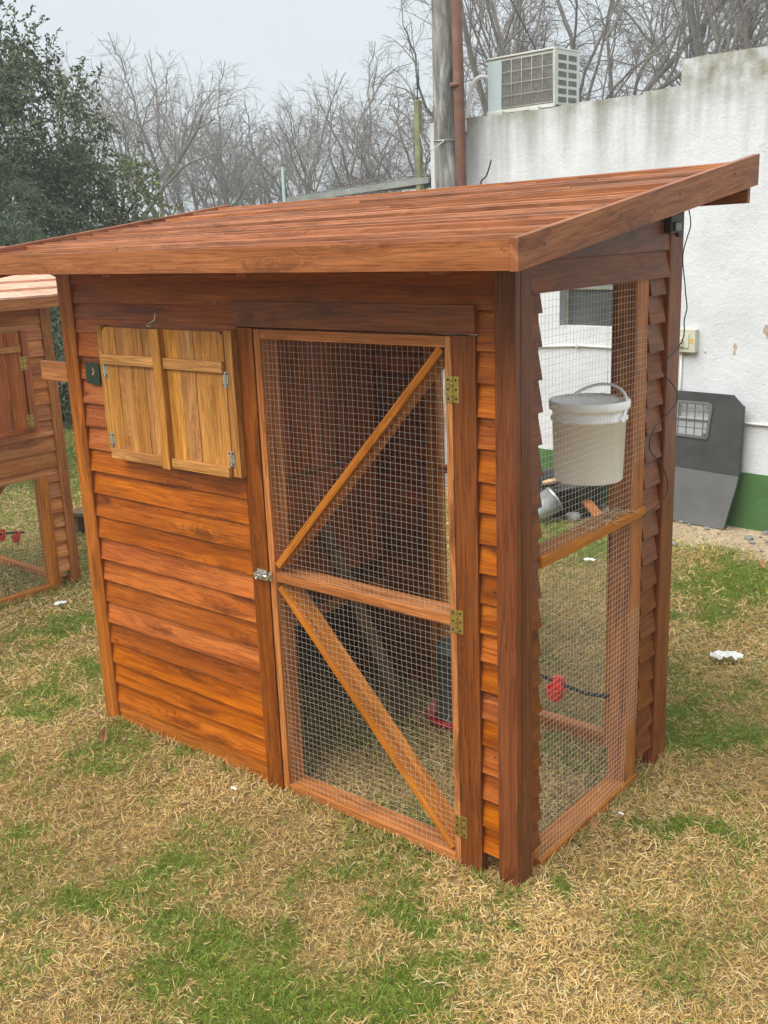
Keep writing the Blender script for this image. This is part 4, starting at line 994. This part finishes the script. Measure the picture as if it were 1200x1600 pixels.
for i, (x, y, s_, lb_) in enumerate(((-1.80, 3.55, .055, 'grey concrete lump left of the reddish board offcut'), (-1.60, 3.74, .085, 'pale grey concrete lump right behind the reddish board offcut'))):
    loose('concrete_lump', lb_, 'rubble', rock(40 + i, s_), STONE, (x, y, .03), (0, 0, i), 'lumps of concrete by the wall', 0)
bn = thing('bench', 'low grey wooden plank bench seen in the gap between the two coops', 'bench', (-4.45, 1.62, 0), R(20))
obj('seat', MB().box(-.05, .30, -.09, .09, .125, .150), W_GREY, bn, .003)
for x in (0, .24): obj('leg', MB().box(x - .02, x + .02, -.07, .07, 0, .125), W_GREY, bn, .002)

# paper, petals and leaves on the lawn
def tissue(seed, s):
    rr = random.Random(seed); n = 12; mb = MB(); P = [[None] * (n + 1) for _ in range(n + 1)]
    for i in range(n + 1):
        for j in range(n + 1):
            u, v = i / n * 2 - 1, j / n * 2 - 1
            z = s * .45 * (abs(math.sin(u * 5 + v * 3 + seed)) * .7 + abs(math.cos(v * 6 - u * 2)) * .5) * (1 - .6 * (u * u + v * v) / 2) + s * .04 + rr.uniform(0, s * .10)
            P[i][j] = (s * u * (1 - .25 * v * v), s * .5 * v * (1 - .45 * math.cos(u * 3) ** 2), z)
    for i in range(n):
        for j in range(n): mb.poly([P[i][j], P[i + 1][j], P[i + 1][j + 1], P[i][j + 1]])
    return mb
def scrap(nm, lb_, cat, seed, s, x, y, z=.012, mat=PAPER, group=None, rot=0):
    return loose(nm, lb_, cat, tissue(seed, s), mat, (x, y, z), (0, 0, rot), group, 0)
scrap('tissue', 'crumpled white tissue on the lawn right of the coop', 'tissue', 3, .070, -.134, 1.906, .012, rot=.5)
G1 = 'small white scraps on the lawn'
scrap('paper_scrap', 'tiny white scrap on the grass in front of the boarded front wall', 'paper scrap', 5, .014, -1.079, -.112, .018, group=G1)
scrap('paper_scrap', 'tiny white scrap on the grass right of the side sill', 'paper scrap', 6, .010, .065, .518, .018, group=G1)
scrap('paper_scrap', 'long pale scrap lying just in front of the left coop', 'paper scrap', 7, .035, -3.25, .645, .018, group=G1, rot=1.2)
scrap('paper_scrap', 'white scrap seen through the lower side mesh on the lawn behind the coop', 'paper scrap', 8, .035, -1.28, 2.80, .018, group=G1, rot=.3)
def leaf(s):
    mb = MB(); pts = [(0, -.5), (.18, -.3), (.25, 0), (.15, .3), (0, .5), (-.15, .3), (-.25, 0), (-.18, -.3)]
    for sg in (1, -1):
        q = [(0, -.5)] + [(p[0] * sg if sg > 0 else -p[0], p[1]) for p in pts[1:4]] + [(0, .5)]
        mb.poly([(x * s, y * s, abs(x) * s * .7 + s * .12 * math.sin(y * 5)) for x, y in q][::sg])
    return mb
for x, y, z, r_, s_, lb_ in ((-1.772, -.144, .03, .4, .07, 'upright brown leaf on the green patch by the left corner post'), (-.161, .534, .015, 1.9, .06, 'flat brown leaf on the grass inside the side mesh'), (-.47, 3.25, .02, 1.0, .08, 'dry leaf on the lawn near the crate'), (.02, .42, .02, .6, .05, 'brown leaf on the grass just outside the side sill')):
    loose('dead_leaf', lb_, 'leaf', leaf(s_), LEAFD, (x, y, z), (R(12) if x > -1.7 else R(70), R(10), r_), 'dead leaves on the lawn', 0)

# ------------------------------------------------------------------ trees
def segs_mesh(segs, mat_col=None):
    """tapered tubes from segment list (p0,p1,r0,r1,sides)"""
    out = {}
    V = []; F = []; off = 0
    for sides in (3, 6):
        S = [s for s in segs if s[4] == sides]
        if not S: continue
        p0 = np.array([s[0] for s in S]); p1 = np.array([s[1] for s in S]); r0 = np.array([s[2] for s in S]); r1 = np.array([s[3] for s in S])
        d = p1 - p0; d /= np.linalg.norm(d, axis=1, keepdims=True) + 1e-9
        ref = np.where(np.abs(d[:, 2:3]) > .9, np.array([[1., 0, 0]]), np.array([[0, 0, 1.]])); x = np.cross(d, ref); x /= np.linalg.norm(x, axis=1, keepdims=True); y = np.cross(d, x)
        an = np.arange(sides) * 2 * np.pi / sides; cs, sn = np.cos(an), np.sin(an)
        ring = x[:, None] * cs[None, :, None] + y[:, None] * sn[None, :, None]
        A = p0[:, None] + ring * r0[:, None, None]; B = p1[:, None] + ring * r1[:, None, None]
        V.append(np.concatenate([A, B], 1).reshape(-1, 3)); m_ = len(S); base = off + (np.arange(m_) * 2 * sides)[:, None]
        k = np.arange(sides)[None]; k2 = (k + 1) % sides
        F.append(np.stack([base + k, base + k2, base + k2 + sides, base + k + sides], -1).reshape(-1, 4)); off += m_ * 2 * sides
    V = np.concatenate(V); F = np.concatenate(F)
    me = bpy.data.meshes.new('branches'); me.vertices.add(len(V)); me.vertices.foreach_set('co', V.astype(np.float32).ravel())
    me.loops.add(F.size); me.loops.foreach_set('vertex_index', F.ravel().astype(np.int32))
    me.polygons.add(len(F)); me.polygons.foreach_set('loop_start', (np.arange(len(F)) * 4).astype(np.int32)); me.update()
    me.polygons.foreach_set('use_smooth', [True] * len(F)); return me
def bare_tree_segs(seed, H=8.0, stems=3, spread=.5, fine=1.0):
    rr = random.Random(seed); big = []; small = []
    def wander(p, d, L, r, lev):
        n = 5 if lev < 2 else (4 if lev < 4 else 3); pts = [p]; dirs = [d]
        for i in range(n):
            g_ = .15 if lev < 3 else .20
            d = (d + Vector((rr.gauss(0, g_), rr.gauss(0, g_), rr.gauss((.07, .05, .03, 0, -.03, -.05, -.06)[lev], .10)))).normalized(); p = p + d * (L / n); pts.append(p); dirs.append(d)
        rad = [r * (1 - .40 * i / n) for i in range(n + 1)]
        for i in range(n):
            s_ = (tuple(pts[i]), tuple(pts[i + 1]), rad[i], rad[i + 1], 6 if r > .018 else 3); (big if lev <= 2 else small).append(s_)
        if lev >= 6: return
        kids = (3, 3, 3, 4, 4, 4)[lev]; tmin = (.55, .45, .35, .2, .15, .1)[lev]
        for c_ in range(kids):
            t_ = 1.0 if c_ == 0 else rr.uniform(tmin, .97); i = min(n - 1, int(t_ * n)); f_ = t_ * n - i; q = pts[i].lerp(pts[i + 1], f_) if c_ else pts[-1]
            dd_ = dirs[min(i + 1, n)]; ang = rr.uniform(.45, 1.0) if c_ else rr.uniform(.1, .45)
            ax_ = dd_.orthogonal().normalized(); ax_.rotate(Matrix.Rotation(rr.uniform(0, 6.283), 3, dd_)); nd = dd_.copy(); nd.rotate(Matrix.Rotation(ang, 3, ax_))
            nd = (nd + Vector((0, 0, .14 if lev < 3 else -.02))).normalized()
            wander(q, nd, L * (rr.uniform(.62, .85) if lev < 3 else rr.uniform(.5, .72)), max(.0020, r * (.66 if c_ == 0 else rr.uniform(.40, .60))), lev + 1)
    for s_ in range(stems):
        a = 2 * math.pi * (s_ + rr.random() * .6) / stems; d = Vector((math.cos(a) * spread * rr.uniform(.5, 1), math.sin(a) * spread * rr.uniform(.5, 1), 1)).normalized()
        wander(Vector((math.cos(a) * .1, math.sin(a) * .1, -.1)), d, H * rr.uniform(.28, .36), H * .015 * rr.uniform(.8, 1.1), 0)
    zmax = max(s_[1][2] for s_ in small); k = H / zmax
    rad = sorted(math.hypot(s_[1][0], s_[1][1]) for s_ in small)[int(len(small) * .97)] * k; kx = k * min(1.0, .50 * H / rad)
    def dome(s_):
        x, y, z = s_[1][0] * kx, s_[1][1] * kx, s_[1][2] * k
        return (x / (.52 * H)) ** 2 + (y / (.52 * H)) ** 2 + ((z - .50 * H) / (.44 * H)) ** 2 < 1 + .22 * math.sin(x * 2.3 + seed) * math.sin(y * 1.9) + rr.uniform(-.18, .08)
    small = [s_ for s_ in small if dome(s_)]
    q3 = lambda c: (c[0] * kx, c[1] * kx, c[2] * k)
    sc = lambda s_: (q3(s_[0]), q3(s_[1]), s_[2], s_[3], s_[4])
    return [sc(s_) for s_ in big], [sc(s_) for s_ in small]
protos = []
TWIG = plain('twig_bark', (0.20, 0.175, 0.155), 0.95)
for i in range(4):
    b_, s_ = bare_tree_segs(100 + i, 8.0, (2, 3, 2, 3)[i], (.55, .75, .45, .85)[i])
    mb_ = segs_mesh(b_); ms_ = segs_mesh(s_); mb_.materials.append(BARK); ms_.materials.append(TWIG); protos.append((mb_, ms_))
def bare_tree(i, x, y, H, rot, label, z=0.0):
    t_ = thing('bare_tree', label, 'tree', (x, y, z), rot, 'leafless trees in the background')
    t_.scale = (H / 8.0,) * 3
    for nm, me in (('trunk', protos[i][0]), ('crown', protos[i][1])):
        o = bpy.data.objects.new(nm, me); C.objects.link(o); o.parent = t_
    return t_
CAMP = (1.391, -2.205)
TREES = [(-16.3, 10.88, 5.6, 0, 1.40, 'slender bare tree at the far left, half behind the dark evergreen'),
    (-18.17, 13.37, 6.3, 1, 1.40, 'bare multi-stemmed tree just right of the dark evergreen'),
    (-16.76, 13.5, 6.1, 3, 1.40, 'bare tree with wide crown, third from the left'),
    (-17.7, 15.45, 6.0, 1, 1.40, 'wide bare tree in the middle of the left group'),
    (-15.63, 14.72, 5.4, 3, 1.40, 'lower bare tree before the thin green pole'),
    (-16.92, 17.64, 5.2, 0, 1.40, 'bare tree behind the dark round shrub'),
    (-13.81, 16.37, 6.0, 1, 1.35, 'tall bare tree left of the post with the aerial'),
    (-11.83, 15.38, 6.4, 3, 1.35, 'bare tree between the aerial post and the concrete pole'),
    (-9.6, 14.5, 6.6, 1, 1.35, 'bare tree right behind the concrete pole and the air conditioner'),
    (-7.31, 12.4, 7.0, 0, 1.50, 'large bare tree above the air conditioner'),
    (-6.60, 13.4, 7.6, 3, 1.60, 'tall bare tree behind the parapet right of the air conditioner'),
    (-5.75, 14.32, 7.2, 1, 1.60, 'bare tree behind the step of the parapet'),
    (-4.64, 13.69, 7.2, 0, 1.50, 'bare tree at the right edge above the parapet')]
for i, (x, y, H, pr_, sc_, lb_) in enumerate(TREES):
    bare_tree(pr_, CAMP[0] + (x - CAMP[0]) * sc_, CAMP[1] + (y - CAMP[1]) * sc_, 1.85 + (H - 1.85) * sc_ * 1.13, i * 2.1 + .4, lb_)

def leaf_cloud(name, anchors, nleaf, L, Wd, cols, mat=LEAFM, hang=.8, strand=.4, parent=None, seed=1):
    """anchors (n,3): each starts a drooping strand of leaves"""
    global rng
    rg = np.random.default_rng(seed); n = len(anchors)
    t_ = (np.arange(nleaf) + .5) / nleaf
    sd2 = rg.normal(0, 1, (n, 3)); sd2[:, 2] = -abs(sd2[:, 2]) * hang * 1.6 - hang * .6; sd2 /= np.linalg.norm(sd2, axis=1, keepdims=True)
    ln = strand * rg.uniform(.4, 1.2, n)
    base = anchors[:, None] + sd2[:, None] * (ln[:, None, None] * t_[None, :, None]) + rg.normal(0, strand * .07, (n, nleaf, 3))
    d = sd2[:, None] * .7 + rg.normal(0, .62, (n, nleaf, 3)); d /= np.linalg.norm(d, axis=2, keepdims=True)
    base = base.reshape(-1, 3); d = d.reshape(-1, 3); m_ = len(base); l = L * rg.uniform(.6, 1.4, m_)
    P = np.stack([base, base + d * (l * .5)[:, None] + rg.normal(0, L * .05, (m_, 3)), base + d * l[:, None]], 1)
    wid = (Wd * rg.uniform(.7, 1.3, m_))[:, None] * np.array([[.35, 1, .15]])
    c0, c1 = np.array(cols[0]), np.array(cols[1]); u = np.repeat(rg.random(n), nleaf)[:, None] * .7 + rg.random((m_, 1)) * .3
    rng = rg; o = ribbons(name, P, c0 * (1 - u) + c1 * u, wid, mat)
    if parent: o.parent = parent
    return o
def blob_points(blobs, n, seed, shell_=.55):
    rg = np.random.default_rng(seed); wts = np.array([b[3] * b[3] * b[4] for b in blobs]); wts = wts / wts.sum(); out = []
    for b_, w_ in zip(blobs, wts):
        k = int(n * w_) + 1; v = rg.normal(size=(k, 3)); v /= np.linalg.norm(v, axis=1, keepdims=True); r_ = rg.uniform(shell_, 1.0, k) ** .6
        lump = 1 + .22 * np.sin(v[:, 0] * 7 + b_[0] * 5) * np.sin(v[:, 1] * 6 + b_[1] * 3) + .15 * np.sin(v[:, 2] * 9 + b_[2])
        out.append(np.array(b_[:3]) + v * (r_ * lump)[:, None] * np.array([b_[3], b_[3], b_[4]]))
    p = np.concatenate(out); return p[p[:, 2] > .05]
def trunk_segs(H, r, seed, spread=.5, n=6):
    rr = random.Random(seed); S = []
    p = Vector((0, 0, -.1))
    for i in range(n):
        q = Vector((rr.gauss(0, .05), rr.gauss(0, .05), H * (i + 1) / n)); S.append((tuple(p), tuple(q), r * (1 - i / n * .8), r * (1 - (i + 1) / n * .8), 6))
        for k in range(3):
            a = rr.uniform(0, 6.28); e = q + Vector((math.cos(a) * spread, math.sin(a) * spread, spread * .5)) * rr.uniform(.6, 1.1); S.append((tuple(q), tuple(e), r * .35, r * .12, 6))
        p = q
    return S
def trunk(parent, H, r, seed, spread, mat=BARKD):
    me = segs_mesh(trunk_segs(H, r, seed, spread)); me.materials.append(mat); o = bpy.data.objects.new('trunk', me); C.objects.link(o); o.parent = parent; return o
def rel(bl, x, y): return [(b[0] - x, b[1] - y, b[2], b[3], b[4]) for b in bl]

# big dark evergreen with hanging sprays on the left
ex, ey = -9.0, 4.02
ev = thing('evergreen_tree', 'big dark green leafy evergreen tree filling the upper left corner', 'tree', (ex, ey, 0))
# right-hand direction as seen from the lawn
rx_, ry_ = 0.64, 0.77
bl = []
for (s_, z, r_, hz) in ((-2.3, 1.2, 1.2, 1.4), (-2.2, 2.8, 1.1, 1.0), (-1.0, 3.2, .8, .8), (-.45, 4.15, .50, .55), (-.1, 3.70, .70, .65), (.35, 3.2, .80, .80), (-.8, 3.7, .7, .7), (.0, 2.0, 1.1, 1.1), (.75, 2.2, .62, .75), (.3, 1.0, 1.1, 1.1), (-1.2, 1.0, 1.1, 1.1), (1.0, 1.3, .55, .9), (-1.5, 3.6, .5, .5), (-.9, 2.2, 1.1, 1.0)):
    bl.append((s_ * rx_, s_ * ry_, z, r_, hz))
pts = blob_points(bl, 9500, 3)
leaf_cloud('foliage', pts, 18, .056, .0115, ((.034, .046, .020), (.165, .185, .095)), hang=.8, strand=.42, parent=ev, seed=4)
trunk(ev, 3.2, .14, 3, .45)
# upright leafy sprigs on its top
tp = []
for s_, z in ((-.62, 4.75), (-.45, 5.0), (-.30, 4.85), (-.12, 4.55), (.12, 4.42), (.35, 4.25), (.55, 4.2), (.75, 3.95), (-.9, 4.6), (-1.1, 4.5), (1.0, 3.7)):
    for k in range(26): tp.append((s_ * rx_ + random.gauss(0, .05 + .010 * k * .3), s_ * ry_ + random.gauss(0, .05), z - .025 * k + .0))
leaf_cloud('foliage', np.array(tp), 7, .048, .011, ((.035, .052, .020), (.13, .16, .07)), hang=-.5, strand=.14, parent=ev, seed=8)

# conifer with drooping boughs, far left and nearer
cxp, cyp = -6.75, 2.15
cf = thing('conifer', 'blue green conifer with drooping boughs at the left edge', 'tree', (cxp, cyp, 0))
rr = random.Random(9); A = []; bs = []
for i in range(46):
    z0 = rr.uniform(1.0, 3.9); a = rr.uniform(0, 6.283); ln = (4.6 - z0) * .38 * rr.uniform(.7, 1.1) + .15
    p = Vector((0, 0, z0)); prev = p
    for k in range(10):
        f_ = (k + 1) / 10; q = Vector((math.cos(a) * ln * f_, math.sin(a) * ln * f_, z0 + ln * (.22 * f_ - .62 * f_ * f_)))
        bs.append((tuple(prev), tuple(q), .014 * (1.1 - f_ * .9), .014 * (1.0 - f_ * .9), 3)); prev = q
        for j in range(7):
            A.append((q.x + rr.gauss(0, .05 + .05 * f_), q.y + rr.gauss(0, .05 + .05 * f_), q.z + rr.gauss(0, .03)))
leaf_cloud('foliage', np.array(A), 16, .050, .0042, ((.055, .078, .045), (.21, .26, .165)), hang=.55, strand=.24, parent=cf, seed=12)
trunk(cf, 4.2, .10, 5, .3)
me = segs_mesh(bs); me.materials.append(BARKD); o = bpy.data.objects.new('boughs', me); C.objects.link(o); o.parent = cf

def shrub(name, label, x, y, blobs, n, L, Wd, cols, seed, hang=-.2, strand=.2, nl=8, group=None):
    t_ = thing(name, label, 'shrub', (x, y, 0), 0, group)
    leaf_cloud('foliage', blob_points(blobs, n, seed, .3), nl, L, Wd, cols, hang=hang, strand=strand, parent=t_, seed=seed + 1)
    trunk(t_, blobs[0][2], .04, seed, blobs[0][3] * .6); return t_
shrub('shrub', 'thin yellow green leafy shrub at the right foot of the dark evergreen', -8.35, 5.25, [(0, 0, 2.2, .42, .75), (.1, .15, 1.2, .6, .8)], 700, .055, .014, ((.10, .13, .05), (.26, .28, .12)), 21)
shrub('shrub', 'dark round brown shrub on the skyline right of the thin green pole', -15.6, 17.8, [(0, 0, 1.9, .75, 1.35)], 1000, .08, .018, ((.08, .055, .045), (.20, .14, .10)), 22)
for i, (x, y, h, lb_) in enumerate(((-13.6, 9.9, 1.7, 'greyish brush under the bare trees, nearest the evergreen'), (-13.1, 12.0, 1.6, 'brown brush under the bare trees, second from the evergreen'), (-12.5, 13.6, 1.75, 'brown brush beneath the wide bare tree'), (-11.2, 15.2, 1.7, 'grey brown brush left of the metal shed roof'))):
    shrub('brush', lb_, x * 1.25, y * 1.25, [(0, 0, h * .65, 1.7, h * .75)], 700, .10, .010, ((.12, .095, .06), (.30, .25, .15)), 30 + i, nl=9, strand=.35, group='brush under the bare trees')

# ------------------------------------------------------------------ thin winter haze in the air
hz = MB().box(-72, 72, -72, 72, -1.2, 12.0)
hm = bpy.data.materials.new('haze'); hm.use_nodes = True; t = hm.node_tree; t.nodes.clear()
o_ = t.nodes.new('ShaderNodeOutputMaterial'); pv = t.nodes.new('ShaderNodeVolumePrincipled')
pv.inputs['Color'].default_value = (0.97, 0.985, 1.0, 1); pv.inputs['Density'].default_value = 0.0042; pv.inputs['Anisotropy'].default_value = 0.2
t.links.new(pv.outputs[0], o_.inputs['Volume'])
ho = obj('haze', hz, hm); ho['kind'] = 'stuff'
